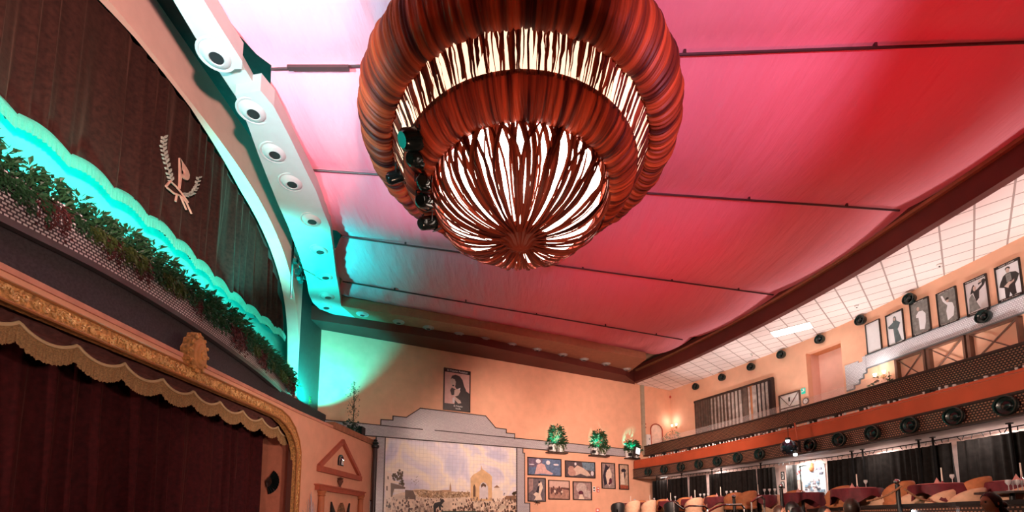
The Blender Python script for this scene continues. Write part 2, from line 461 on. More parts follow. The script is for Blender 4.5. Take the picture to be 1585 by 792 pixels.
# fabric ceiling, one panel between each pair of rods
SEAM = [((-4.3, -5.0), (9.75, -6.0)), ((-4.3, -1), (9.75, -2.8)), ((-4.3, 3.6), (9.75, 2.0)), ((-4.0, 6.56), (9.55, 6.09)), ((-4.3, 8.7), (9.4, 9.96)), ((-4.5, 10.95), (8.75, 14.05)), ((-5.35, 13.2), (7.15, 17.8)), ((-5.75, 14.15), (6.0, 19.6))]
mb = MB(); rows = []; NU = 120
for k in range(len(SEAM) - 1):
    (a0, b0), (a1, b1) = SEAM[k], SEAM[k + 1]
    for j in range(12 + (k == len(SEAM) - 2)):
        t = j / 12; r = []
        for i in range(NU + 1):
            u = i / NU
            p0 = Vector(a0).lerp(Vector(b0), u); p1 = Vector(a1).lerp(Vector(b1), u); p = p0.lerp(p1, t); p.x += .45 * max(0, u * 6 - 5)
            e = max(0, 1 - i / 14.) ** 1.3
            z = 8.76 - .17 * math.sin(PI * t) ** .8 + .03 * math.sin(t * 38 + k) * e + .004 * math.sin(i * 1.7 + 9 * t + k) + .012 * math.sin(i * .23 + 3 * t + k * 2)
            if k == len(SEAM) - 2: z += .035 * math.sin(i * .9 + t * 2) * (1 - t)
            xx = p.x - (.30 if k < 6 else .12) * math.sin(PI * t) * max(0, 1 - u * 6)
            r.append(Vector((xx, p.y, z)))
        rows.append(r)
mb.grid(rows)
o = struct('ceiling', mb, M_fabric, smooth='all')
# void side so the gap beside the cove stays dark
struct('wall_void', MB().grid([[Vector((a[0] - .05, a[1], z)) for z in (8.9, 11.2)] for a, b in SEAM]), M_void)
M_rod = mat('rod_metal', (.09, .05, .05, 1), .4, metal=.5, var=.1)
lab = ['dark curtain rod across the ceiling fabric, topmost in the photo', 'dark curtain rod across the ceiling fabric, ending beside the chandelier middle', 'dark curtain rod across the ceiling fabric, passing just below the chandelier', 'dark curtain rod across the ceiling fabric, nearest the mural wall']
for k in range(3, 7):
    a, b = SEAM[k]; mb = MB(); P = [Vector(a).lerp(Vector(b), i / 20) for i in range(21)]
    mb.tube([(p.x, p.y, 8.69) for p in P], .022, 6)
    o = thing('ceiling_rod', lab[k - 3], 'curtain rod', world=True, group='rods under the ceiling cloth')
    mb.build('rod', M_rod, o)
    for u in (.12, .3, .5, .72, .9):
        p = Vector(a).lerp(Vector(b), u); MB().box((p.x, p.y, 8.74), (.04, .05, .1)).build('clip', M_rod, o)
t = thing('cable_tray', 'short teal-lit strip fixed at the left end of the topmost ceiling rod', 'bracket', world=True)
MB().box(atz(460, 105, 8.62) + Vector((.35, 0, 0)), (1.0, .07, .05)).build('strip', M_rod, t)

# ------------------------------------------------------------------ stage side, upper facade with its arch
AC, AA, AH, AZ, AN = 8.4, 5.3, 4.5, 5.6, 2.8
def arch(Y):
    u = min(1, abs((Y - AC) / AA)); return AZ + AH * max(0, 1 - u ** AN) ** (1 / AN)
ys = [AC - AA * math.cos(PI * i / 70) for i in range(71)]
def dep(Y):
    return .10 + .26 * min(1, max(0, (Y - 8.6) / 2.2)) + .18 * min(1, max(0, (7.2 - Y) / 2))
mb = MB()
for x, rev in ((XF, 0), (XF - .10, 1)):
    mb.grid([[(x if rev == 0 else XF - dep(y), y, arch(y)), (x if rev == 0 else XF - dep(y), y, 11.2)] for y in ys])
    for y0, y1 in ((-5.5, ys[0]),): mb.poly([(x, y0, 3.9), (x, y1, 3.9), (x, y1, 11.2), (x, y0, 11.2)])
    mb.poly([(x, ys[0], 3.9), (x, ys[-1], 3.9), (x, ys[-1], 5.0), (x, ys[0], 5.0)])
mb.grid([[(XF, y, arch(y)), (XF - dep(y), y, arch(y))] for y in ys])
for y in (ys[0], ys[-1]): mb.poly([(XF, y, 3.9), (XF - .35, y, 3.9), (XF - .35, y, 5.7), (XF, y, 5.7)])
struct('wall_stage_upper', mb, M_plaster_pale, smooth=True)
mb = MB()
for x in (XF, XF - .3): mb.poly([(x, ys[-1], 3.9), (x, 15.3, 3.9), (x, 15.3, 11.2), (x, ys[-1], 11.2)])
struct('wall_stage_corner', mb, mat('shaded_facade', (.03, .05, .04, 1), .6))  # unlit end of the facade, its shade put into the colour
struct('wall_stage_recess', MB().box((-7.85, 8, 6.5), (.1, 15, 9)), mat('cyan_glow_backdrop', (.10, .5, .44, 1), .8))  # backdrop coloured with the cyan glow of the planter lights
struct('floor_stage_upper', MB().box((-7.9, 6.5, 4.75), (2.6, 18, .3)), M_grey)
# dark fascia between the arch and the void
# pleated curtain builder
def curtain(P, s0, s1, ztop, zbot, d, amp, pitch, seed, rows=7, step=.035, jitter=.5):
    r = random.Random(seed); n = max(4, int((s1 - s0) / step)); ph = []; x = 0
    for i in range(n + 1):
        ph.append(x); x += 2 * PI * (s1 - s0) / n / pitch * (1 + jitter * r.uniform(-1, 1) * .8 + jitter * .5 * math.sin(i * .11 + seed))
    G = []
    for i in range(n + 1):
        s = s0 + (s1 - s0) * i / n; zt = ztop(s) if callable(ztop) else ztop; zb = zbot(s) if callable(zbot) else zbot; row = []
        for j in range(rows + 1):
            v = j / rows; a = amp * (.35 + .65 * v) * (1 + .35 * math.sin(i * .07 + seed))
            w = a * (math.sin(ph[i] + .5 * math.sin(v * 3 + i * .02)) + .3 * math.sin(2.3 * ph[i] + v))
            row.append(P.at(s + .25 * a * math.cos(ph[i]), zt + (zb - zt) * v, d + w))
        G.append(row)
    return MB().grid(G)

t = thing('upper_stage_curtain', 'dark maroon pleated curtain in the upper stage arch, with a scalloped hem', 'curtain', world=True)
def hem(s):   # stepped scallops
    q = (s / .72) % 1; return 7.08 + .10 * abs(math.sin(PI * q)) - .04 * q
CP = Path([(XF - dep(y_) - .16, y_) for y_ in [-5, 2, 4, 5.2, 6, 7, 8, 8.6, 9.2, 10, 10.8, 11.5, 12.5, 15.2]])
curtain(CP, 5 + AC - AA - .1, 5 + AC + AA - .05, lambda s: max(arch(min(max(s - 5, AC - AA + .01), AC + AA - .01)) + .15, 7.3), hem, 0, .10, .40, 3, 8, .03, 1.0).build('drape', M_velvet, t, smooth='all')
mb = MB(); s = 5 + AC - AA
G = []
while s < 5 + AC + AA - .05:
    G.append([CP.at(s, hem(s) + .03, .10), CP.at(s, hem(s) - .02, .11), CP.at(s, hem(s) - .20 - .012 * math.sin(s * 260), .10 + .012 * math.sin(s * 97))]); s += .018
mb.grid(G).build('fringe', M_sheer, t)

# emblem: slanting P and laurel branches
t = thing('curtain_emblem', 'pale letter P over two laurel branches, fixed on the upper stage curtain', 'emblem', world=True)
EP = Path([(XF - .17, -5), (XF - .17, 15.2)])
def epx(x, y):
    q = atX(x, y, XF - .17); return (q.y + 5, q.z)
M_em = mat('emblem_pink', (.62, .34, .26, 1), .6); M_em2 = mat('emblem_leaf', (.42, .40, .34, 1), .6)
def opx(cx, cy):  # crop pixel -> photo pixel
    return epx(235 + cx / 5.657, 200 + cy / 5.657)
mb = MB()
outer = [(232, 250), (250, 275), (280, 320), (305, 360), (318, 400), (314, 430), (300, 447), (280, 440), (262, 420), (252, 408), (244, 460), (236, 522), (228, 524), (232, 430), (233, 340)]
inner = [(262, 348), (250, 366), (250, 390), (262, 396), (276, 388), (272, 366)]
O = [opx(*p) for p in outer]; I = [opx(*p) for p in inner]
loop = O[:8] + [O[8], O[9]] + O[9:]
def ring_plate(mb, P, O, I, d0, d1):
    n = 24
    def rs(L):
        L = L + [L[0]]; acc = [0]
        for a, b in zip(L, L[1:]): acc.append(acc[-1] + math.dist(a, b))
        r = []
        for k in range(n):
            x = acc[-1] * k / n; i = max(j for j in range(len(acc) - 1) if acc[j] <= x + 1e-9)
            f = (x - acc[i]) / max(1e-9, acc[i + 1] - acc[i]); r.append((L[i][0] + (L[i + 1][0] - L[i][0]) * f, L[i][1] + (L[i + 1][1] - L[i][1]) * f))
        return r
    A = rs(O); B = rs(I)
    for k in range(n):
        j = (k + 1) % n; mb.plate(P, [A[k], A[j], B[j], B[k]], d0, d1)
ring_plate(mb, EP, [opx(*p) for p in [(232, 250), (256, 285), (284, 325), (306, 362), (318, 400), (314, 430), (300, 447), (280, 440), (258, 420), (250, 408), (246, 398), (240, 350)]], [opx(*p) for p in [(262, 346), (268, 352), (272, 362), (276, 376), (276, 388), (268, 395), (262, 397), (256, 394), (250, 388), (249, 378), (250, 366), (255, 355)]], 0, .04)
mb.plate(EP, [opx(*p) for p in [(232, 250), (246, 300), (250, 408), (244, 460), (236, 524), (227, 522), (232, 430)]], 0, .04)
mb.build('letter', M_em, t)
mb = MB()
def branch(mb, pts, n, L, seed):
    r = random.Random(seed)
    for i in range(n):
        f = i / (n - 1) * (len(pts) - 1); k = min(int(f), len(pts) - 2); f -= k
        p = Vector(pts[k]).lerp(Vector(pts[k + 1]), f); tg = (Vector(pts[k + 1]) - Vector(pts[k])).normalized(); side = 1 if i % 2 else -1
        nn = Vector((-tg.y, tg.x)) * side; q = p + tg * L + nn * L * .75; w = L * .28
        m_ = (p + q) / 2; dd = Vector((-(q - p).y, (q - p).x)).normalized() * w
        mb.plate(EP, [opx(*p), opx(*(m_ + dd)), opx(*q), opx(*(m_ - dd))], .0, .035)
for pts_, n_, L_f, sd_ in (([(170, 470), (150, 400), (125, 300), (108, 230), (92, 150), (100, 80)], 22, 34, 1), ([(255, 570), (310, 575), (350, 555), (380, 510), (403, 430)], 20, 26, 2)):
    mb = MB(); branch(mb, pts_, n_, L_f, sd_); mb.build('laurel_branch', M_em2, t)
mb = MB()
for pl in ([(110, 500), (150, 455), (200, 500), (250, 560), (305, 640)], [(120, 510), (180, 560), (235, 580), (290, 705)], [(250, 590), (290, 640), (335, 740)], [(205, 575), (195, 630)]):
    mb.tube([EP.at(*opx(*p), .03) for p in pl], .022, 6)
mb.build('ribbon', M_em, t)

# planter: tiled front, grey wall below, lit strip inside
t = thing('stage_planter', 'long curved planter front of white mosaic under the upper stage curtain', 'planter', world=True)
MB().band(PL, 0, PL.L, 4.92, 5.52, -.06, .0, .4).build('mosaic_front', M_mosaic, t)
MB().band(PL, 0, PL.L, 4.84, 4.93, -.06, .05, .4).build('bottom_rail', mat('rail_grey', (.12, .10, .10, 1), .4, metal=.3), t)
MB().band(PL, 0, PL.L, 4.95, 5.36, -.36, -.06, .4).build('soil_trough', M_stem, t)
struct('trim_10', MB().band(PL, 0, PL.L - .2, 3.5, 4.86, -.25, -.1, .4), M_grey)
M_led = mat('cyan_led', (0, .9, .7, 1), .5, var=0, emit=(.0, 1, .85, 1), es=10)
for k in range(8):
    a = 1.5 + k * (PL.L - 2) / 8
    o = MB().band(PL, a, a + (PL.L - 2) / 8 - .12, 5.36, 5.41, -.42, -.36, .4).build('led_strip', M_led)
    p_ = PL.at(a + .6, 5.48, -.46)
    for q_ in (-.45, 0, .45): light('planter_led', 'AREA', tuple(p_ + Vector((0, q_, 0))), 24, (0, 1, .86), tuple(p_ + Vector((-1, q_, .62))), .25, spread=1.9)
    tag(o, 'cyan glowing light bar behind the planter ferns, %s from the camera' % ('first', 'second', 'third', 'fourth', 'fifth', 'sixth', 'seventh', 'eighth')[k], 'light strip', 'cyan light bars in the planter')

# ------------------------------------------------------------------ leaves
def leaf(mb, p, dirv, L, w, r):
    d = Vector(dirv).normalized(); s = d.cross(Vector((r.uniform(-1, 1), r.uniform(-1, 1), r.uniform(-.3, 1)))).normalized()
    n = d.cross(s); p = Vector(p); m1 = p + d * L * .45 + n * L * .08
    tip = p + d * L - Vector((0, 0, L * .25))
    mb.add([p, m1 + s * w, tip, m1 - s * w, m1 - n * w * .3], [[0, 1, 4], [1, 2, 4], [2, 3, 4], [3, 0, 4]])
def bush(r, n, rad, h, L, w, hang=0.):
    """upright fronds and, if hang, trailing runners"""
    up = MB()
    for i in range(n):
        a = r.uniform(0, 2 * PI); q = rad * math.sqrt(r.random()); z = h * r.random() ** 1.3
        k = (1 - .5 * z / max(h, .01)); p = Vector((q * math.cos(a) * k, q * math.sin(a) * k, z))
        leaf(up, p, (math.cos(a) * r.uniform(.3, 1), math.sin(a) * r.uniform(.3, 1), r.uniform(-.2, 1)), L * r.uniform(.6, 1.3), w * r.uniform(.7, 1.2), r)
    return up
def trail(r, n, rad, drop, L, w):
    mb = MB()
    for i in range(n):
        x = r.uniform(-rad, rad); z0 = r.uniform(0, .08); dr = drop * r.random() ** .8
        for k in range(7):
            f = k / 6; leaf(mb, (x + r.uniform(-.03, .03), -.16 - .04 * f + r.uniform(-.03, .02), z0 - dr * f), (r.uniform(-.7, .7), -r.uniform(.1, .7), -r.uniform(.2, 1)), L, w, r)
    return mb
protos = []
for k in range(4):
    r = random.Random(40 + k)
    o = thing('planter_fern', 'leafy green fern in the stage planter', 'plant', group='ferns filling the stage planter')
    bush(r, 230, .27, .36 + .05 * k, .17, .027).build('fronds', M_leafd, o)
    trail(r, 44 - 4 * k, .22, .30 + .10 * (k % 3), .065, .020).build('trailing_leaves', [M_leafo, M_leafd, M_leafr, M_leafd][k], o)
    protos.append(o)
N = 54; used = set()
for i in range(N):
    s = 2.2 + (PL.L - 2.5) * i / (N - 1) + R.uniform(-.05, .05); k = i % 4 if i < 4 else R.randrange(4)
    p = PL.at(s, 5.40, -.08); rz = wall_rot(PL, s)
    o = protos[k] if k not in used else dup(protos[k]); used.add(k)
    o.location = p; o.rotation_euler = (0, 0, rz); sc = R.uniform(.68, 1.0); o.scale = (sc, sc, sc)
    o['label'] = 'dark green fern growing in the stage planter with leaves hanging over the mosaic'
# ivy spray reaching up at the planter end
o = thing('trailing_ivy', 'thin ivy tumbling off the far end of the stage planter', 'plant', PL.at(PL.L - .1, 5.3, .1))
trail(random.Random(5), 60, .30, 1.0, .08, .022).build('vines', M_leafo, o)
o = thing('end_speaker', 'black box loudspeaker below the far end of the stage planter', 'loudspeaker', world=True)
pp = PL.at(PL.L - .75, 4.45, .14)
mb = MB(); mb.box(pp, (.34, .5, .72)); mb.build('cabinet', M_black, o); MB().box(pp + Vector((.18, 0, 0)), (.02, .44, .66)).build('grille', M_greenblack, o)

# rigging behind the cove
o = thing('rigging_rack', 'dark equipment rack with switch panels hanging in the gap beside the cove', 'equipment rack', world=True)
for (x0, y0, x1, y1) in ((456, 355, 470, 372), (458, 382, 472, 400)):
    a = atX(x0, y0, -6.2); b = atX(x1, y1, -6.2); MB().box(((a + b) / 2), (.3, abs(a.y - b.y), abs(a.z - b.z))).build('panel', M_greenblack, o)
mb = MB()
for k in range(14):
    a = atX(456 + R.uniform(0, 18), 400 + R.uniform(0, 38), -6.2); mb.box(a, (.1, .12, .1), Matrix.Rotation(R.uniform(0, 3), 3, 'X'))
mb.build('clamps', M_greenblack, o)
a = atX(454, 350, -6.1); b = atX(474, 440, -6.1); MB().tube([(-6.1, a.y, a.z + .6), (-6.1, a.y + .1, 7.3)], .03, 6).build('hanging_pipe', M_chrome, o)

# cove downlights
ordn = ['first', 'second', 'third', 'fourth', 'fifth', 'sixth', 'seventh', 'eighth', 'ninth', 'tenth', 'eleventh', 'twelfth', 'thirteenth']
cp = None
holes = [(335, 85), (392, 172), (425, 236), (452, 282), (483, 340), (495.5, 387), (504, 427), (508, 458), (505, 474), (561, 486), (617, 498), (663, 507), (710, 517), (750, 524.5), (791.6, 533), (831, 541), (871, 549), (904, 556), (938, 563), (970, 571)]
hl = ['nearest the camera', 'second from the camera', 'third from the camera', 'fourth from the camera', 'fifth from the camera', 'sixth from the camera', 'seventh from the camera', 'first beside the cove corner', 'in the cove corner']
for i, (x, y) in enumerate(holes):
    p = atz(x, y, 8.3)
    if cp is None:
        cp = thing('eyeball_downlight', '', 'ceiling light', p, group='eyeball lights in the cove')
        MB().lathe([(.27, .0), (.255, -.014), (.235, -.012), (.225, -.0), (.21, -.004), (.19, -.03), (.15, -.055), (.105, -.07), (.095, -.055), (.09, -.02), (.0, -.0)], n=28).build('ring', M_cove, cp, smooth=True)
        MB().lathe([(.095, -.06), (.05, -.05), (0, -.045)], n=20).build('lamp_hole', M_black, cp.children[0])
        o = cp
    else:
        o = dup(cp, loc=p)
    sc = 1 if i < 9 else .8
    o.scale = (sc,) * 3; o.rotation_euler = (0, -.12 if i < 9 else 0, 0)
    o['label'] = ('round white eyeball light in the curved stage cove, ' + hl[i]) if i < 9 else 'small round eyeball light in the brown far wall cove, %s from the left' % ordn[i - 9]

# ------------------------------------------------------------------ lower stage wall with gilded opening
def lw(s): return s + LO
inn_o = [(-3, 3.60), (7.6, 3.60), (8.05, 3.585), (8.35, 3.50), (8.65, 3.34), (8.85, 3.14), (8.97, 2.9), (9.0, 2.6), (9.0, .2)]
out_o = [(-3, 3.815), (7.6, 3.815), (8.15, 3.80), (8.50, 3.71), (8.82, 3.52), (9.05, 3.24), (9.16, 2.95), (9.18, 2.6), (9.18, .2)]
mb = MB()
top = [(s, 3.96) for s, z in out_o[:7]] + [(9.18, 3.96), (9.18, 3.96)]
for d in (0, -.12):
    for i in range(8):
        a, b = out_o[i], out_o[i + 1]
        if i < 7: mb.add([LW.at(lw(a[0]), a[1], d), LW.at(lw(b[0]), b[1], d), LW.at(lw(top[i + 1][0]), 3.96, d), LW.at(lw(top[i][0]), 3.96, d)], [[0, 1, 2, 3]])
mb2 = MB()
mb.band(LW, lw(9.18), LW.L, .2, 3.96, -.12, 0); mb.band(LW, lw(-6), LW.L, 3.955, 3.96, -.8, 0, 1)
struct('wall_left', mb, M_plaster)
MB_ = MB()
for i in range(8):
    a, b, c, d_ = inn_o[i], inn_o[i + 1], out_o[i + 1], out_o[i]
    n = max(1, int(abs(b[0] - a[0]) + abs(b[1] - a[1])))
    MB_.plate(LW, [(lw(q[0]), q[1]) for q in (a, b, c, d_)], -.1, .055)
t = thing('gilded_proscenium', 'carved gilded frame around the lower stage opening', 'moulding', world=True)
MB_.build('carved_moulding', M_gold, t)
mb = MB()
mb.tube([LW.at(lw(s), z, .06) for s, z in out_o[:]], .022, 6); mb.tube([LW.at(lw(s), z, .06) for s, z in inn_o[:]], .020, 6)
mb.build('gold_beading', mat('gold_edge', (.45, .18, .06, 1), .4, metal=.3), t)
mb = MB()   # scrollwork relief
rr = random.Random(3)
s = .4
while s < 7.7:
    c = LW.at(lw(s), 3.71, .06)
    for k in range(4):
        a0 = rr.uniform(0, 6.28); rad = rr.uniform(.025, .05); cc = c + Vector((0, rr.uniform(-.07, .07), rr.uniform(-.05, .05)))
        mb.tube([cc + Vector((.012, rad * math.cos(a0 + q) * (1 - q / 7), rad * math.sin(a0 + q) * (1 - q / 7))) for q in (0, 1, 2, 3, 4)], [.013, .013, .011, .009, .006], 5, False)
    s += .085
for i in range(26):
    z = .9 + i * .085 * 1.2
    if z > 2.9: break
    cc = LW.at(lw(9.09), z, .06)
    mb.tube([cc + Vector((.012, .04 * math.cos(q + i), .04 * math.sin(q + i))) for q in (0, 1, 2, 3)], .012, 5, False)
mb.build('scrollwork', mat('highlight_gilding', (.85, .50, .20, 1), .35, metal=.25, var=.3), [c_ for c_ in t.children if c_.name.startswith('carved')][0], smooth=True)  # highlights of the gold put into the scrollwork colour
struct('trim_11', MB().band(LW, lw(-6), lw(10.9), 3.93, 4.0, -.1, .035), mat('trim_salmon', (.62, .28, .19, 1), .6))
# medallion
t = thing('gilded_medallion', 'carved oval gilded ornament standing on the edge of the stage wall', 'ornament', world=True)
c = LW.at(lw(5.27), 4.06, .1)
RX = Matrix.Rotation(PI / 2, 3, 'Y')
def oval(mb, c, ry, rz, x0, x1, n=28, wob=0, wn=9):
    A = []; B = []
    for k in range(n):
        a = 2 * PI * k / n; q = 1 + wob * math.sin(wn * a); top_ = 1.15 if math.sin(a) > 0 else 1
        A.append(c + Vector((x1, ry * .93 * q * math.cos(a) * (1 - .22 * max(0, math.sin(a))), rz * .95 * q * top_ * math.sin(a)))); B.append(c + Vector((x0, ry * q * math.cos(a) * (1 - .22 * max(0, math.sin(a))), rz * q * top_ * math.sin(a))))
    mb.prism(A, B)
mb = MB(); oval(mb, c, .22, .33, -.12, .04, 54, .06, 13); mb.build('backplate', M_gold, t)
mb = MB(); oval(mb, c, .165, .26, .03, .075, 40, .03, 17); oval(mb, c + Vector((0, 0, -.02)), .105, .18, .07, .11, 30); mb.build('shield', mat('medallion_gold', (.62, .33, .13, 1), .4, metal=.3, bump=.6, bscale=30), t)
mb = MB(); oval(mb, c + Vector((0, 0, -.02)), .055, .085, .105, .135, 24); 
for k in range(12):
    a = 2 * PI * k / 12; mb.ball(c + Vector((.05, .19 * math.cos(a), .30 * math.sin(a))), .035, 8)
mb.build('bosses', M_gold, t, smooth=True)

# stage jamb, inner return wall, lower curtain
struct('trim_12', MB().box((-5.57, 11.04, 1.9), (.12, .10, 3.4)), mat('jamb_brown', (.10, .03, .02, 1), .6))
struct('wall_stage_jamb', MB().box((-6.6, 11.2, 2.1), (2.1, .08, 3.8)), mat('return_wall_shade', (.50, .17, .10, 1), .8))  # jamb's shadow put into a darker orange
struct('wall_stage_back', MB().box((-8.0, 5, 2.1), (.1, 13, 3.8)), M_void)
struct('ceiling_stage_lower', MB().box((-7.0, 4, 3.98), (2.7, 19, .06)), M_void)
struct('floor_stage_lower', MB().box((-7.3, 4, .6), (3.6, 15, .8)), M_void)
GP = Path([(-6.28, -5), (-6.28, 11.2)])
o = curtain(GP, 0, 15.95, 3.9, .95, 0, .11, .42, 11, 6, .03, 1.0)
t = thing('lower_stage_curtain', 'dark red velvet curtain closing the lower stage opening', 'curtain', world=True)
o.build('drape', M_velvetred, t, smooth='all')
# valance with swags and fringe
t = thing('stage_valance', 'maroon swagged valance with a gold fringe under the gilded frame', 'valance', world=True)
VP = Path([(-5.74, -5), (-5.74, 11.1)])
peaks = [5 + y for y in (1.98, 2.71, 3.44, 4.15, 4.84, 5.52, 6.22, 6.92, 7.62, 8.33, 9.05, 9.76, 10.45, 11.02)]
def scal(s):
    for a, b in zip(peaks, peaks[1:]):
        if a <= s <= b:
            f = (s - a) / (b - a); return 3.53 - .14 * (math.sin(PI * f) ** .7) - (.12 * max(0, (s - 15.0)))
    return 3.5
G = []; H = []; TR = []
s = peaks[0]
while s < peaks[-1]:
    f = None
    for a, b in zip(peaks, peaks[1:]):
        if a <= s <= b: f = (s - a) / (b - a)
    row = []
    for j in range(15):
        v = j / 14; z = 3.92 + (scal(s) - .02 - 3.92) * v
        row.append(VP.at(s, z, .03 + .05 * math.sin(v * 26 + 5 * math.sin(PI * f)) * (.3 + .7 * v) + .05 * v * math.sin(PI * f)))
    G.append(row)
    zf = scal(s); w = .008 * math.sin(s * 400) + .01 * math.sin(s * 61)
    H.append([VP.at(s, zf - .005, .09), VP.at(s, zf - .04, .10), VP.at(s, zf - .10, .09 + w), VP.at(s, zf - .235 + .01 * math.sin(s * 170), .085 + w)])
    TR.append(VP.at(s, zf, .10)); s += .0125
MB().grid(G).build('swags', mat('swag_velvet', (.085, .026, .022, 1), .7, var=.4, nscale=14, sheen=.2), t, smooth='all'); MB().grid(H).build('fringe', M_goldtrim, t); MB().tube(TR[::3], .022, 6).build('braid', mat('gold_braid', (.62, .44, .25, 1), .6), t, smooth=True)

# fan on the return wall
def fan(name, label, origin, axis_u, axis_v, nrm, r, a0, a1, m, m2, folds=11):
    t = thing(name, label, 'hand fan', world=True); mb = MB(); st = MB()
    O = Vector(origin); u = Vector(axis_u); v = Vector(axis_v); n = Vector(nrm)
    for k in range(folds):
        b0 = a0 + (a1 - a0) * k / folds; b1 = a0 + (a1 - a0) * (k + .5) / folds; b2 = a0 + (a1 - a0) * (k + 1) / folds
        def P(b, q, h): return O + (u * math.cos(b) + v * math.sin(b)) * q + n * h
        mb.add([P(b0, r * .4, .01), P(b0, r, .01), P(b1, r * 1.0, .03), P(b1, r * .4, .03), P(b2, r, .01), P(b2, r * .4, .01)], [[0, 1, 2, 3], [3, 2, 4, 5]])
        st.tube([O + n * .03, P(b1, r * .45, .035)], [.006, .012], 5)
    mb.build('leaf', m, t); st.build('sticks', m2, t)
    return t
p = atY(424, 752, 11.14)
fan('painted_fan', 'black painted hand fan fixed on the salmon return wall beside the stage curtain', atY(414, 745, 11.14) + Vector((-.02, 0, .02)) + Vector((.0, 0, -.02)), (1, 0, 0), (0, 0, 1), (0, -1, 0), .33, math.radians(-80), math.radians(60), M_blackgloss, M_dark)
MB_f = MB()

# pediment, lintel and columns
t = thing('pediment_moulding', 'terracotta triangular moulding on the stage wall above the small portal', 'moulding', world=True)
mb = MB()
tri = [(11.55, 3.68), (10.13, 2.62), (12.98, 2.62)]
def bar(mb, P, a, b, w, d0, d1):
    a = Vector(a); b = Vector(b); t_ = (b - a).normalized(); n_ = Vector((-t_.y, t_.x)) * w / 2
    mb.plate(P, [tuple(a + n_), tuple(b + n_), tuple(b - n_), tuple(a - n_)], d0, d1)
bar(mb, LW, (lw(10.15), 2.70), (lw(11.60), 3.66), .12, 0, .09); bar(mb, LW, (lw(11.52), 3.66), (lw(12.95), 2.68), .12, 0, .09)
mb.build('raking_moulding', M_terracotta, t); mb = MB(); bar(mb, LW, (lw(10.1), 2.64), (lw(13.0), 2.60), .16, 0, .11); mb.build('base_moulding', M_terracotta, t)
t = thing('arched_relief', 'small dark arched relief inside the triangular moulding', 'relief', world=True)
def archpts(sc, z0, w, h, n=10): return [(sc - w, z0), (sc - w, z0 + h * .5)] + [(sc - w * math.cos(PI * k / n), z0 + h * .5 + h * .5 * math.sin(PI * k / n)) for k in range(1, n)] + [(sc + w, z0 + h * .5), (sc + w, z0)]
MB().plate(LW, archpts(lw(11.53), 2.88, .17, .34), 0, .04).build('plaque', M_black, t)
mb = MB(); mb.tube([LW.at(a, b, .045) for a, b in archpts(lw(11.53), 2.90, .13, .28)], .014, 5); mb.ball(LW.at(lw(11.53), 3.08, .05), .04, 8); mb.plate(LW, [(lw(11.44), 2.9), (lw(11.62), 2.9), (lw(11.57), 3.05), (lw(11.49), 3.05)], .03, .07); mb.build('figure', M_chrome, t)
t = thing('urn_ornament', 'small carved brown urn standing on the portal lintel', 'ornament', LW.at(lw(11.42), 2.17, .08))
MB().lathe([(.05, 0), (.05, .03), (.02, .06), (.05, .12), (.085, .2), (.09, .24), (.06, .26), (.1, .30), (.0, .34)], n=14).build('urn', mat('urn_brown', (.13, .05, .03, 1), .6, bump=.6), t, smooth=True)
t = thing('portal_moulding', 'terracotta lintel on two slender columns against the stage wall', 'portal', world=True)
mb = MB(); bar(mb, LW, (lw(10.05), 2.11), (lw(13.2), 2.06), .13, 0, .14); bar(mb, LW, (lw(10.0), 2.19), (lw(13.25), 2.14), .04, 0, .17); mb.build('lintel', M_terracotta, t)
for sx in (10.28, 13.0):
    c = LW.at(lw(sx), 0, .09)
    MB().lathe([(.085, .2), (.085, 1.86), (.075, 1.88), (.11, 1.9), (.09, 1.93), (.14, 2.03)], c, 16).build('column', mat('column_orange', (.45, .15, .06, 1), .6), t, smooth=True)
# objects inside the portal
t = thing('carved_finial', 'pointed carved wooden headdress shape between two black fans in the portal', 'carving', world=True)
p0 = lw(11.62)
MB().plate(LW, [(p0 - .28, 1.0), (p0 - .2, 1.45), (p0 - .08, 1.66), (p0, 1.74), (p0 + .1, 1.64), (p0 + .24, 1.4), (p0 + .3, 1.0)], .02, .10).build('panel', mat('carved_wood', (.22, .11, .05, 1), .6, var=.6, nscale=18, bump=1, bscale=30), t)
for sx, tip, lab_ in ((11.2, 10.98, 'black pointed feather left of the carved wooden headdress in the portal'), (12.1, 12.22, 'black pointed feather right of the carved wooden headdress in the portal')):
    t = thing('black_plume', lab_, 'feather', world=True)
    MB().plate(LW, [(lw(tip), 1.75), (lw(sx) - .02 + (.18 if sx < 11.5 else .1), 1.3), (lw(sx) + .12, 1.0), (lw(sx) - .22, 1.0)], .02, .06).build('vane', M_black, t)
    MB().tube([LW.at(lw(tip), 1.73, .065), LW.at(lw(sx), 1.0, .065)], .01, 5).build('shaft', M_dark, t)
t = thing('dried_branches', 'pale grey spray of dry branches on the wall between frame and portal', 'branches', world=True)
mb = MB()
for k in range(34):
    a = R.uniform(-1, 1); s0_ = 9.75 + a * .08; s1_ = 9.75 + a * .42 + R.uniform(-.05, .05); zt = 1.95 - abs(a) * .65 + R.uniform(-.15, .08)
    mb.tube([LW.at(lw(s0_), .8, .05), LW.at(lw((s0_ + s1_) / 2), (zt + .9) / 2, .09), LW.at(lw(s1_), zt, .06)], [.014, .009, .003], 4, False)
mb.build('twigs', mat('dry_twig', (.42, .33, .33, 1), .9), t)

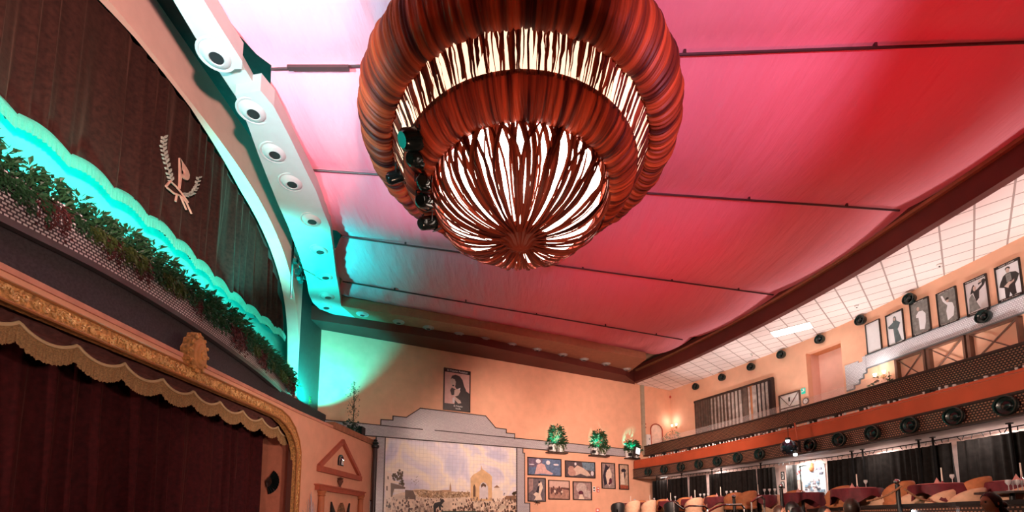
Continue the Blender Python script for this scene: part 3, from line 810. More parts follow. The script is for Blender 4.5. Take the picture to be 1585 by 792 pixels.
# ledge cornice, plant, small speaker, downpipe
struct('trim_13', MB().band(LW, lw(10.9), LW.L, 3.93, 4.12, -.2, .07), mat('cornice_brown', (.34, .14, .07, 1), .7, var=.25))
t = thing('ledge_plant', 'bushy dark plant with a thin upright stem on the stage wall ledge', 'plant', LW.at(lw(12.55), 4.12, -.10))
r = random.Random(9)
mb = MB()
for i in range(170):
    x = r.uniform(-.55, .4); z = r.random() ** 1.5 * .45 * (1 - abs(x) * .8); leaf(mb, (r.uniform(-.12, .1), x, z), (r.uniform(-.5, .6), r.uniform(-1, 1), r.uniform(-.1, .8)), .13, .03, r)
mb.build('low_foliage', mat('ledge_leaf', (.015, .045, .025, 1), .5, var=.4), t)
mb = MB()
for i in range(150):
    z = r.uniform(.3, 1.75); q = (.34 * (1 - ((z - .9) / 1.0) ** 2) + .05) ; a = r.uniform(0, 6.28); leaf(mb, (q * r.random() * math.cos(a) * .5, q * r.uniform(-1, 1), z), (r.uniform(-1, 1), r.uniform(-1, 1), r.uniform(0, 1)), .075, .02, r)
mb.build('sparse_foliage', mat('sparse_leaf', (.05, .07, .035, 1), .5, var=.4), t)
mb = MB(); mb.tube([(0, 0, 0), (.02, .02, .8), (-.01, .0, 1.6)], [.02, .014, .005], 6)
for k in range(16):
    z = .4 + k * .08; mb.tube([(0, 0, z), (r.uniform(-.2, .2), r.uniform(-.3, .3), z + .2)], [.008, .003], 4)
mb.build('stem', M_stem, t)
t = thing('ledge_speaker', 'small black loudspeaker on the far end of the stage wall ledge', 'loudspeaker', LW.at(lw(13.35), 4.12, -.15))
MB().box((0, 0, .16), (.22, .34, .36)).build('cabinet', M_black, t); MB().box((.0, -.175, .16), (.18, .02, .3)).build('grille', M_greenblack, t)
t = thing('downpipe', 'dark vertical pipe with a finial at the corner beside the mural', 'pipe', LW.at(LW.L - .13, .2, .16))
MB().tube([(0, 0, 0), (0, 0, 3.62)], .075, 10).build('pipe', mat('pipe_dark', (.03, .02, .02, 1), .4), t, smooth=True)
MB().lathe([(.08, 3.6), (.13, 3.63), (.14, 3.7), (.08, 3.74), (.12, 3.8), (.05, 3.86), (.07, 3.9), (0, 3.96)], n=14).build('finial', M_black, t, smooth=True)

# ------------------------------------------------------------------ far wall: mosaic frame and mural
def fw(s): return s + FO
LINE = .022
def outline(mb, pts, w=.035, d0=.0, d1=.045, closed=False):
    L = list(zip(pts, pts[1:])) + ([(pts[-1], pts[0])] if closed else [])
    for a, b in L:
        a = Vector(a); b = Vector(b); t_ = (b - a).normalized() * w / 2; bar(mb, FW, tuple(a - t_), tuple(b + t_), w, d0, d1)
t = thing('mosaic_surround', 'grey mosaic surround with a stepped pediment framing the mural on the far wall', 'mosaic', world=True)
ped = [(2.85, 4.68), (2.85, 4.94), (3.42, 4.94), (3.42, 5.08), (3.30, 5.08)]
mb = MB()
mb.plate(FW, [(fw(-.1), 4.28), (fw(15.0), 4.24), (fw(15.0), 4.62), (fw(-.1), 4.72)], .0, .03)
mb.plate(FW, [(fw(x), z) for x, z in [(2.42, 4.68), (8.02, 4.64), (8.02, 4.86), (7.62, 4.86), (7.62, 5.02), (7.12, 5.04), (6.66, 5.5), (3.9, 5.52), (3.36, 5.1), (2.86, 5.1), (2.86, 4.94), (2.42, 4.92)]], .0, .028)
mb.plate(FW, [(fw(x), z) for x, z in [(2.27, 4.3), (2.62, 4.3), (2.62, .5), (1.95, .5), (1.95, 1.9), (2.2, 1.9), (2.2, 4.08), (2.27, 4.08)]], .0, .027)
mb.plate(FW, [(fw(x), z) for x, z in [(8.1, 4.28), (8.42, 4.28), (8.42, 4.05), (8.5, 4.05), (8.5, 1.9), (8.75, 1.9), (8.75, .5), (8.1, .5)]], .0, .027)
mb.build('mosaic_field', M_mosaicg, t)
mb = MB()
q = lambda L: [(fw(x), z) for x, z in L]
outline(mb, q([(-.1, 4.72), (4.0, 4.69)])); outline(mb, q([(4.5, 4.70), (15.0, 4.62)])); outline(mb, q([(-.1, 4.28), (2.27, 4.27)])); outline(mb, q([(2.27, 4.27), (8.42, 4.27), (15.0, 4.24)]))
outline(mb, q([(2.42, 4.70), (2.42, 4.92), (2.86, 4.94), (2.86, 5.1), (3.36, 5.1), (3.9, 5.52), (6.66, 5.5), (7.12, 5.04), (7.62, 5.02), (7.62, 4.86), (8.02, 4.86), (8.02, 4.64)]))
outline(mb, q([(2.27, 4.27), (2.27, 4.08), (2.2, 4.08), (2.2, 1.9), (1.95, 1.9), (1.95, .5)])); outline(mb, q([(2.60, 4.27), (2.60, .5)])); outline(mb, q([(8.12, 4.27), (8.12, .5)]))
outline(mb, q([(8.42, 4.27), (8.42, 4.05), (8.5, 4.05), (8.5, 1.9), (8.75, 1.9), (8.75, .5)]))
mb.build('dark_border', M_dark, t)

# mural: tiled landscape painting
t = thing('tiled_mural', 'large tiled landscape painting of a town square in a mosaic frame', 'mural', world=True)
msky = bpy.data.materials.new('mural_sky'); msky.use_nodes = True; N_ = msky.node_tree.nodes; L_ = msky.node_tree.links
p_ = N_['Principled BSDF']; p_.inputs['Roughness'].default_value = .38
tc_ = N_.new('ShaderNodeTexCoord'); n1 = N_.new('ShaderNodeTexNoise'); n1.inputs['Scale'].default_value = .7; n1.inputs['Detail'].default_value = 9; n1.inputs['Distortion'].default_value = .6
L_.new(tc_.outputs['UV'], n1.inputs[0]); cr = N_.new('ShaderNodeValToRGB'); L_.new(n1.outputs[0], cr.inputs[0])
for k, (ps, c_) in enumerate(((.36, 'C9C7DC'), (.46, 'E6DEE4'), (.54, 'F4E8D6'), (.64, 'DCD7E2'))):
    if k < 2: e = cr.color_ramp.elements[k]; e.position = ps
    else: e = cr.color_ramp.elements.new(ps)
    e.color = lin(c_)
br = N_.new('ShaderNodeTexBrick'); br.offset = 0; br.inputs['Scale'].default_value = 1; br.inputs['Brick Width'].default_value = .15; br.inputs['Row Height'].default_value = .15; br.inputs['Mortar Size'].default_value = .004
br.inputs['Color1'].default_value = (1, 1, 1, 1); br.inputs['Color2'].default_value = (.94, .94, .94, 1); br.inputs['Mortar'].default_value = (.72, .70, .70, 1); L_.new(tc_.outputs['UV'], br.inputs[0])
mx = N_.new('ShaderNodeMixRGB'); mx.blend_type = 'MULTIPLY'; mx.inputs[0].default_value = 1; L_.new(cr.outputs[0], mx.inputs[1]); L_.new(br.outputs[0], mx.inputs[2]); L_.new(mx.outputs[0], p_.inputs['Base Color'])
MB().plate(FW, q([(2.62, .5), (8.10, .5), (8.10, 4.25), (2.62, 4.25)]), .0, .012).build('painted_sky', msky, t)
def mpx(cx, cy):
    r_ = ray(590 + cx / 6.49, 670 + cy / 6.49); A = FW.P[0]; n_ = FW.nrm(0); k = (n_ @ A) / (n_ @ r_.to_2d()); p = r_ * k
    return ((p.to_2d() - A).length, EYE + p.z)
def paint(name, m, shapes, d=.016):
    mb = MB()
    for S in shapes: mb.plate(FW, [mpx(*p) for p in S], .010, d)
    return mb.build(name, m, t)
Mx = lambda n, c, v=.2: mat(n, lin(c), .35, var=v, nscale=5)
paint('painted_ground', Mx('mural_ground', 'DCC6AE', .25), [[(48, 640), (350, 560), (700, 585), (890, 600), (1370, 640), (1370, 830), (40, 830)]], .014)
paint('painted_hills', Mx('mural_hill', 'A58560', .35), [[(320, 575), (420, 565), (520, 585), (620, 570), (700, 585), (800, 590), (890, 592), (890, 640), (700, 650), (500, 650), (380, 640)]], .016)
rr = random.Random(31); hs1 = []; hs2 = []
for k in range(230):
    x = rr.uniform(325, 885); y = rr.uniform(582, 650); w_ = rr.uniform(5, 16); h_ = rr.uniform(3, 9)
    (hs1 if k % 2 else hs2).append([(x, y + h_), (x, y), (x + w_ / 2, y - h_ * .5), (x + w_, y), (x + w_, y + h_)])
paint('painted_town', Mx('mural_town', '6E4E34', .4), hs1, .0175); paint('painted_town_light', Mx('mural_town2', 'D2B896', .3), hs2, .0178)
paint('painted_tower', Mx('mural_tower', 'B08A66'), [[(684, 590), (686, 540), (694, 490), (702, 540), (706, 590)], [(615, 590), (620, 570), (684, 570), (684, 590)]], .018)
paint('painted_temple', Mx('mural_temple', 'D6B082', .15), [[(897, 680), (897, 450), (925, 415), (955, 400), (1000, 370), (1007, 325), (1015, 360), (1050, 385), (1092, 415), (1112, 440), (1112, 680)]], .019)
paint('painted_arches', Mx('mural_arch', 'CFC6C8', .1), [[(985, 660), (985, 540), (1000, 505), (1025, 490), (1050, 505), (1072, 540), (1072, 660)]], .021)
paint('painted_openings', Mx('mural_dark', '5E4330', .3), [[(922, 640), (922, 540), (934, 512), (946, 540), (946, 640)], [(1000, 520), (1022, 498), (1052, 520), (1048, 545), (1025, 530), (1004, 550)], [(240, 660), (240, 570), (320, 575), (345, 640), (345, 665)], [(95, 640), (95, 500), (240, 545), (240, 560), (130, 560), (110, 640)], [(50, 575), (50, 530), (64, 532), (64, 578)], [(62, 462), (62, 430), (74, 436), (74, 466)]], .022)
paint('painted_columns', Mx('mural_cream', 'E9D8C6', .08), [[(38, 700), (40, 375), (105, 415), (105, 470), (180, 490), (180, 510), (100, 500), (95, 690)], [(1015, 650), (1015, 540), (1028, 540), (1028, 650)], [(1045, 650), (1045, 545), (1056, 545), (1056, 650)], [(1112, 670), (1112, 590), (1130, 575), (1140, 545), (1185, 545), (1195, 575), (1220, 580), (1220, 680), (1165, 685)]], .020)
paint('painted_roofs', Mx('mural_roof', '8D6B52'), [[(1128, 548), (1160, 522), (1190, 548)], [(1245, 665), (1250, 630), (1370, 625), (1370, 680)], [(100, 500), (178, 520), (242, 545), (240, 552), (96, 530)]], .021)
rr = random.Random(12); sh = []
for cx_, cy_, w_, h_, n_ in ((135, 430, 30, 55, 26), (190, 420, 30, 55, 26), (212, 500, 34, 34, 16), (1340, 595, 26, 26, 10), (1236, 615, 12, 25, 6), (330, 470, 60, 60, 16)):
    for k in range(n_):
        x = cx_ + rr.gauss(0, .4) * w_; y = cy_ + rr.gauss(0, .4) * h_; z = rr.uniform(6, 15) if cx_ not in (330, 1236) else 4
        sh.append([(x + z * math.cos(a_), y + z * math.sin(a_)) for a_ in (0, 1.2, 2.4, 3.7, 5)])
paint('painted_trees', Mx('mural_tree', '5F4E36', .4), sh, .023)
sh = []
for k in range(420):
    x = rr.uniform(50, 1365); y = rr.uniform(640, 815); h_ = rr.uniform(10, 24) + (y - 640) * .12
    if 600 < x < 720 and y < 760: continue
    sh.append([(x - h_ * .22, y + h_), (x - h_ * .3, y + h_ * .3), (x - h_ * .08, y), (x + h_ * .12, y + h_ * .1), (x + h_ * .3, y + h_ * .4), (x + h_ * .18, y + h_)])
paint('painted_crowd', Mx('mural_crowd', '5A4136', .5), sh[:260], .022); paint('painted_crowd_light', Mx('mural_crowd2', 'B59A86', .4), sh[260:], .024)
paint('painted_horse', Mx('mural_black', '1C1A1C', .2), [[(525, 800), (522, 730), (535, 700), (560, 695), (590, 690), (600, 665), (620, 660), (636, 685), (620, 700), (605, 720), (622, 740), (618, 750), (596, 735), (600, 775), (585, 775), (575, 735), (550, 760), (548, 800)]], .025)
paint('painted_plaque', Mx('mural_green', '3F4F3E', .2), [[(600, 792), (610, 782), (950, 782), (970, 792), (970, 830), (600, 830)]], .026)

# poster on the far wall
M_frame = mat('dark_frame', (.012, .008, .007, 1), .35)
M_letter = mat('poster_letter', (.75, .72, .70, 1), .5, var=0)
def board(name, label, P, s0, s1, z0, z1, tilt=.0, frame=M_frame, fwid=.04, d=.03, cat='poster', group=None):
    """framed picture: returns its empty, with local x along the wall, z up and -y out"""
    sc_ = (s0 + s1) / 2; o = thing(name, label, cat, P.at(sc_, (z0 + z1) / 2, .015), wall_rot(P, sc_), group)
    w, h = (s1 - s0) / 2, (z1 - z0) / 2
    mb = MB()
    for a, b in (((-w, -h), (w, -h + fwid)), ((-w, h - fwid), (w, h)), ((-w, -h), (-w + fwid, h)), ((w - fwid, -h), (w, h))):
        mb.box(((a[0] + b[0]) / 2, -d / 2, (a[1] + b[1]) / 2), (b[0] - a[0], d + .02, b[1] - a[1]))
    mb.build('frame', frame, o)
    return o, w, h
def flat(o, name, m, shapes, y, w, h):
    """shapes in a 0..1 picture space (x right, y up)"""
    mb = MB()
    for S in shapes:
        A = [(2 * w * (a - .5), y, 2 * h * (b - .5)) for a, b in S]; mb.prism(A, [(p[0], y + .004, p[2]) for p in A])
    return mb.build(name, m, o)
def ell(cx, cy, rx, ry, n=16, rot=0): return [(cx + rx * math.cos(2 * PI * k / n) * math.cos(rot) - ry * math.sin(2 * PI * k / n) * math.sin(rot), cy + rx * math.cos(2 * PI * k / n) * math.sin(rot) + ry * math.sin(2 * PI * k / n) * math.cos(rot)) for k in range(n)]
P_light = mat('print_pale', (.62, .58, .60, 1), .4, var=.06); P_dark = mat('print_black', (.02, .018, .018, 1), .4, var=.3); P_mid = mat('print_grey', (.20, .20, .19, 1), .4, var=.3, nscale=12)
P_pink = mat('print_pink', (.60, .36, .32, 1), .4, var=.08); P_skin = mat('print_skin', (.55, .40, .35, 1), .4, var=.15)
FULL = [(0, 0), (1, 0), (1, 1), (0, 1)]
o, w, h = board('dancer_poster', 'tall poster of a woman with long dark hair in black, high on the far wall', FW, fw(4.82), fw(5.97), 5.57, 7.30)
flat(o, 'print', P_pink, [FULL], -.012, w, h)
flat(o, 'banner', P_dark, [[(0, .91), (1, .91), (1, 1), (0, 1)], [(0, 0), (1, 0), (1, .16), (0, .16)]], -.016, w, h)
flat(o, 'dress', P_dark, [[(.42, .14), (.36, .3), (.55, .42), (.62, .5), (.8, .52), (.97, .45), (1, .1)], [(.3, .55), (.24, .48), (.3, .36), (.4, .38), (.5, .5)], [(.25, .72), (.32, .83), (.45, .87), (.6, .84), (.7, .76), (.76, .62), (.84, .52), (.55, .45), (.42, .58), (.45, .7), (.35, .76)]], -.018, w, h)
flat(o, 'figure', P_skin, [ell(.34, .70, .09, .09), [(.30, .66), (.36, .58), (.44, .62), (.44, .7)], [(.40, .5), (.55, .54), (.62, .48), (.55, .38), (.42, .34), (.62, .26), (.66, .2), (.55, .18), (.38, .28)]], -.020, w, h)
flat(o, 'highlights', P_light, [[(.33, .3), (.4, .32), (.42, .2), (.34, .18)], [(.52, .53), (.62, .57), (.6, .5)]], -.023, w, h)
flat(o, 'hair', P_dark, [[(.25, .74), (.3, .83), (.43, .87), (.5, .84), (.46, .74), (.38, .76), (.3, .77)], ell(.35, .60, .04, .018)], -.025, w, h)
text('lettering', 'El Palacio Andaluz', .12, M_letter, (.0, -.026, .955 * h * 1.0 - .02 - .02), (PI / 2, 0, 0), o)
text('lettering', 'El Palacio', .10, M_letter, (.05, -.026, -.77 * h), (PI / 2, 0, 0), o); text('lettering', 'Sevilla', .09, M_letter, (.05, -.026, -.89 * h), (PI / 2, 0, 0), o)

# framed paintings
def pic(label, s0, s1, z0, z1, bg, layers):
    o, w, h = board('framed_painting', label, FW, fw(s0), fw(s1), z0, z1, fwid=.035, cat='painting', group='paintings under the wall planters')
    flat(o, 'canvas', bg, [FULL], -.010, w, h)
    for k, (m, S) in enumerate(layers): flat(o, 'painted_shape', m, S, -.013 - .002 * k, w, h)
C = lambda n, c, v=.35: mat(n, lin(c), .4, var=v, nscale=9)
pic('painting of a seated pale pink group before a blue sea, upper left of the seven', 8.65, 10.38, 3.11, 3.90, C('pt_blue', '5B6E8C'), [(C('pt_violet', '6F5F74'), [[(0, .45), (.4, .5), (.45, 1), (0, 1)]]), (C('pt_pinkw', 'CBA39E', .15), [[(.2, .05), (.28, .6), (.4, .7), (.5, .62), (.55, .35), (.75, .15), (.7, .08), (.4, .12)]]), (C('pt_whitish', 'D9D2D6', .1), [ell(.31, .8, .07, .12), ell(.6, .75, .06, .12), ell(.84, .66, .08, .05), ell(.12, .6, .08, .03)])])
pic('painting of a reclining pale figure with a guitar, second in the upper row', 10.58, 12.26, 3.10, 3.86, C('pt_umber', '54484C'), [(C('pt_seab', '6E8494'), [[(.6, .5), (1, .45), (1, 1), (.55, 1)]]), (C('pt_flesh', 'CDB3A2', .12), [[(.12, .2), (.1, .55), (.2, .65), (.3, .55), (.4, .75), (.6, .6), (.75, .4), (.85, .15), (.7, .12), (.5, .25), (.35, .12)]]), (C('pt_guitar', 'B98E80', .15), [ell(.22, .28, .13, .2), ell(.2, .55, .09, .13)]), (C('pt_whitish', 'D9D2D6', .1), [ell(.9, .3, .05, .15), ell(.34, .82, .035, .09)])])
pic('narrow painting of a dancer leaning in a dark shawl and pale dress', 12.63, 13.44, 2.64, 3.88, C('pt_taupe', '9A8680'), [(C('pt_ink', '2E2A36'), [[(.3, .95), (.5, .85), (.65, .9), (.45, .7), (.3, .6), (.4, .2), (.2, .1), (.1, .5), (.25, .8)]]), (C('pt_cream', 'DCC8B4', .1), [[(.4, .7), (.6, .8), (.75, .6), (.7, .3), (.6, .1), (.4, .2), (.3, .5)]]), (C('pt_plum', '5E2E3E'), [ell(.65, .3, .1, .12), ell(.55, .2, .06, .05)])])
pic('narrowest painting, a standing woman holding a black fan, at the right end', 13.68, 14.27, 2.63, 3.86, C('pt_sand', 'B59C86'), [(C('pt_ink', '2E2A36'), [ell(.5, .75, .25, .08), [(.55, .75), (.7, .6), (.6, .4), (.52, .5)]]), (C('pt_cream', 'DCC8B4', .1), [[(.2, .6), (.5, .7), (.55, .4), (.6, .2), (.15, .2)]]), (C('pt_brick', 'A05038'), [[(.05, .02), (.95, .02), (.95, .16), (.05, .18)]])])
pic('painting of a dancer in a flowing white skirt, lower left of the seven', 8.65, 9.55, 1.97, 3.01, C('pt_greyb', '6B6064'), [(C('pt_mauve', '9C7F7A'), [[(0, .3), (.3, .5), (.3, 1), (0, 1)]]), (C('pt_cream', 'DCC8B4', .1), [[(.3, .3), (.55, .45), (.6, .75), (.75, .85), (.85, .6), (.7, .3), (.8, .08), (.35, .05), (.45, .2)]]), (C('pt_ink', '2E2A36'), [[(.45, .4), (.6, .35), (.66, .7), (.55, .62)], ell(.65, .82, .06, .05)])])
pic('painting of a crowded brown procession, middle of the lower row', 9.69, 10.81, 2.08, 2.94, C('pt_dusk', 'A88070'), [(C('pt_skyp', 'C9A89A', .1), [[(0, .62), (1, .62), (1, 1), (0, 1)]]), (C('pt_mud', '5F3F3C'), [ell(.15 + .09 * k, .45 + .08 * math.sin(k * 2), .05, .17) for k in range(6)] + [[(.55, .55), (1, .5), (1, .62), (.6, .64)]]), (C('pt_cream', 'DCC8B4', .1), [ell(.3, .42, .05, .08), ell(.63, .4, .04, .06)])])
pic('painting of a dancer with an open pale mantilla, right of the lower row', 10.99, 12.04, 2.08, 2.93, C('pt_mauve', '9C7F7A'), [(C('pt_lace', 'BDAAA2', .25), [ell(.45, .65, .28, .28), [(.5, .6), (.9, .5), (.95, .1), (.6, .2)]]), (C('pt_plum', '5E2E3E'), [ell(.42, .38, .13, .12)]), (C('pt_cream', 'DCC8B4', .1), [[(.35, .3), (.5, .3), (.6, .05), (.3, .05)]])])
# black silhouette ornament and wall switches
t = thing('lizard_ornament', 'tiny silver ornament below the painting of the white-skirted dancer', 'ornament', world=True)
mb = MB()
for a in range(7): mb.tube([FW.at(fw(9.1), 1.93, .03), FW.at(fw(9.1 + .17 * math.cos(a)), 1.93 + .13 * math.sin(a), .03)], [.02, .008], 5)
mb.build('body', M_chrome, t)
for k, (x, zz, mm, ll) in enumerate(((12.19, 2.60, M_white, 'small white safety sign left of a pair beside the paintings'), (12.42, 2.58, mat('sign_red', (.6, .04, .03, 1), .5), 'small red safety sign right of a pair beside the paintings'))):
    t = thing('safety_sign', ll, 'sign', world=True)
    MB().plate(FW, q([(x - .07, zz - .12), (x + .07, zz - .12), (x + .07, zz + .12), (x - .07, zz + .12)]), 0, .015).build('plate', M_white if k == 0 else mm, t)
    MB().plate(FW, q([(x - .045, zz + .02), (x + .045, zz + .02), (x + .045, zz + .09), (x - .045, zz + .09)]), .01, .02).build('symbol', M_dark if k == 0 else M_white, t)
    MB().plate(FW, q([(x - .045, zz - .09), (x + .045, zz - .09), (x + .045, zz - .03), (x - .045, zz - .03)]), .01, .02).build('symbol', M_dark if k == 0 else M_white, t)
t = thing('alarm_button', 'small red alarm button on the far wall low beside the tables', 'alarm', FW.at(fw(12.35), 1.62, .03))
MB().box((0, 0, 0), (.16, .06, .16)).build('housing', mat('sign_red', (.6, .04, .03, 1), .5), t); MB().box((0, -.035, .0), (.08, .02, .08)).build('button', M_white, t)

# wall planters
box_s = [(9.57, 10.56), (11.90, 12.9), (14.05, 14.80)]
tl = M_leafd
proto = None
names = ['left', 'middle', 'right']
for k, (a, b) in enumerate(box_s):
    t = thing('shelf_planter', '%s of the three dark shelf planters on the far wall mosaic band' % ['leftmost', 'middle one', 'rightmost'][k], 'planter', FW.at(fw((a + b) / 2), 4.15, .16), wall_rot(FW, 5), 'shelf planters on the far wall')
    MB().box((0, 0, 0), ((b - a), .34, .06)).build('shelf', M_dark, t)
    MB().lathe([(.15, .03), (.19, .34), (.2, .36), (.17, .36)], (-.22, 0, 0), 14).build('pot', M_white, t, smooth=True)
    MB().lathe([(.15, .03), (.19, .34), (.2, .36), (.17, .36)], (.2, 0, 0), 14).build('pot', M_white, t, smooth=True)
    t = thing('shelf_plant', 'bushy green plant lit teal, on the %s shelf planter' % ['leftmost', 'middle', 'rightmost'][k], 'plant', FW.at(fw((a + b) / 2), 4.5, .16), wall_rot(FW, 5), 'plants on the wall shelves')
    r = random.Random(60 + k)
    bush(r, 560, [.48, .48, .44][k], [.84, .80, .52][k], .16, .034).build('foliage', M_leafd, t)
    trail(r, 18, .45, .35, .07, .02).build('trailing_leaves', M_leafo, t)
    # its cyan spotlight
    c0 = FW.at(fw(a - (.0 if k else .0)), 4.55, .34)
    t = thing('planter_spotlight', 'small spotlight beside the %s shelf planter' % ['leftmost', 'middle', 'rightmost'][k], 'spotlight', FW.at(fw(a + .02), 4.3, .42), wall_rot(FW, 5), 'spotlights of the wall planters')
    MB().box((0, 0, 0), (.14, .10, .12)).build('housing', M_black, t)
    light('planter_glow', 'SPOT', tuple(FW.at(fw(a + .02), 4.50, .75)), 200, CYAN, tuple(FW.at(fw((a + b) / 2 - .12), 4.9, .16)), .03, spot=56, blend=1)
t = thing('floodlight', 'small white-faced floodlight at the corner where the balcony rail meets the far wall', 'floodlight', tuple(atY(986, 698, 20.0)), .5)
MB().box((0, 0, 0), (.30, .10, .34), Matrix.Rotation(.2, 3, 'Y')).build('housing', M_black, t); MB().box((.0, -.06, 0), (.24, .02, .28), Matrix.Rotation(.2, 3, 'Y')).build('lens', mat('pale_lens', 'F4F4F4', .3, var=0, emit='FFFFFF', es=.6), t)
# column strip at the corner
struct('trim_14', MB().band(FW, fw(15.22), fw(15.42), 4.4, ZT, 0, .09), mat('grey_green_strip', (.36, .30, .22, 1), .7))

# ------------------------------------------------------------------ balcony
t = thing('balcony', 'long curved balcony with an orange fascia and mosaic bands above the curtained seating', 'balcony', world=True)
rows = []
for k in range(61):
    f = k / 60; rows.append([LB.at(f * LB.L, 3.2, -.02), W.at(f * W.L, 3.2, .02)])
mb = MB(); mb.grid(rows); mb.grid([[p + Vector((0, 0, .8)) for p in r] for r in rows]); mb.build('slab', M_white, t)
MB().band(LB, 0, LB.L, 3.62, 4.06, -.12, -.04, .6).build('orange_fascia', M_orange, t)
MB().band(LB, 0, LB.L, 3.22, 3.60, -.12, 0, .6).build('lower_mosaic_band', M_mosaicb, t)
mb = MB(); mb.band(LB, 0, LB.L, 3.60, 3.64, -.12, .03, .6); mb.band(LB, 0, LB.L, 3.18, 3.225, -.12, .03, .6); mb.build('dark_moulding', M_dark, t)
MB().band(RB, -.2, RB.L, 4.36, 4.78, -.08, 0, .6).build('rail_mosaic_band', M_mosaicb, t)
mb = MB(); mb.band(RB, -.2, RB.L, 4.78, 4.84, -.1, .03, .6); mb.band(RB, -.2, RB.L, 4.32, 4.37, -.1, .02, .6); mb.build('rail_cap', M_dark, t)
s = .6
while s < RB.L - 6:
    MB().band(RB, s, s + .14, 4.0, 4.34, -.12, .06).build('rail_post', M_black, t); s += .82
# glass screen standing on the rail
mb = MB(); mb.band(RB, .8, 11.2, 4.84, 5.08, -.045, -.035, .6)
mb.build('glass_screen', mat('screen_glass', (.9, .9, .9, 1), .1, var=0, alpha=.13), t)
# small stemmed glasses and white cups on the ledge behind the fascia
cupP = None
for i in range(80):
    s = .9 + i * .172 + R.uniform(-.03, .03)
    p = LB.at(s, 4.06, -.24 - R.uniform(0, .08))
    if cupP is None:
        cupP = thing('glass_cup', 'small pale glass standing in the gap above the orange fascia', 'glass', p, group='glasses on the balcony ledge')
        MB().lathe([(.024, 0), (.026, .01), (.028, .06), (.03, .11), (.026, .11), (.022, .02), (0, .015)], n=8).build('bowl', mat('pale_glass', (.6, .56, .54, 1), .2, var=0), cupP, smooth=True)
        o = cupP
    else: o = dup(cupP, loc=p)
    k = R.uniform(.7, 1.25); o.scale = (k, k, R.uniform(.6, 1.2))
struct('trim_16', MB().band(LB, 0, LB.L, 4.03, 4.055, -1.3, -.1, .6), M_dark)
# round black spotlights on the lower band
def disc_lamp(name, label, P, s, z, r, dep, group, proto=None):
    p = P.at(s, z, 0.0); rz = wall_rot(P, s)
    if proto is None:
        o = thing(name, label, 'spotlight', p, rz, group); RM = Matrix.Rotation(PI / 2, 3, 'X')
        MB().lathe([(r * .8, 0), (r * .95, dep * .5), (r, dep), (r * .97, dep + .015), (r * .85, dep + .012), (r * .8, dep - .03), (r * .45, dep - .07), (0, dep - .08)], (0, 0, 0), 28, RM).build('housing', M_greenblack, o, smooth=True); hs = o.children[0]
        MB().lathe([(r * .45, dep - .065), (r * .4, dep - .02), (r * .2, dep + .0), (0, dep + .005)], (0, 0, 0), 20, RM).build('lens', M_blackgloss, hs, smooth=True)
        mb = MB(); mb.tube([Vector((r * .9 * math.cos(a), -dep, r * .9 * math.sin(a))) for a in [2 * PI * k / 28 for k in range(29)]], .012, 5, False); mb.build('rim', M_black, hs, smooth=True)
        return o
    return dup(proto, loc=p, rot=(0, 0, rz), label=label)
pr = None
for i, s in enumerate((1.14, 2.17, 3.21, 4.27, 5.28, 6.29, 7.25, 9.18, 10.12, 11.09, 12.03, 12.94, 13.85)):
    l_ = 'round black spotlight on the balcony lower band, %s from the far wall' % ordn[i]
    o = disc_lamp('round_spotlight', l_, LB, s, 3.40, .2, .12, 'round spotlights on the balcony front', pr)
    if pr is None: pr = o
pr = None
for i, (s, z) in enumerate(((1.81, 7.70), (3.36, 7.71), (4.88, 7.72), (6.29, 7.77), (7.89, 7.78), (9.43, 7.81), (11.01, 7.75), (12.73, 6.40))):
    l_ = 'round black spotlight high on the right wall, %s from the corner' % ordn[i] if i < 7 else 'round black spotlight on the mosaic band below the posters'
    o = disc_lamp('disc_spotlight', l_, W, s, z, .17, .16, 'round spotlights on the right wall', pr)
    if pr is None: pr = o

# balcony wall: mosaic band, screens, posters, window
t = thing('balcony_mosaic', 'pale mosaic band with stepped end under the posters on the right wall', 'mosaic', world=True)
mb = MB()
mb.band(W, 9.4, 16.5, 6.16, 6.60, 0, .02, .5)
for a, b, z0, z1 in ((8.66, 8.95, 5.62, 6.52), (8.95, 9.15, 5.74, 6.52), (9.15, 9.30, 5.88, 6.45), (9.3, 9.42, 6.02, 6.6)): mb.band(W, a, b, z0, z1, 0, .02)
mb.build('tiles', M_mosaicp, t)
mb = MB(); mb.band(W, 9.42, 16.5, 6.14, 6.18, 0, .035, .5); mb.band(W, 9.42, 16.5, 6.58, 6.62, 0, .035, .5)
for a, b, z in ((8.66, 8.95, 5.62), (8.95, 9.15, 5.74), (9.15, 9.3, 5.88), (9.3, 9.42, 6.02)):
    mb.band(W, a, b, z - .02, z + .015, 0, .035); mb.band(W, b - .02, b + .015, z, z + .14, 0, .035)
mb.build('border', mat('grey_border', (.14, .17, .19, 1), .6), t)

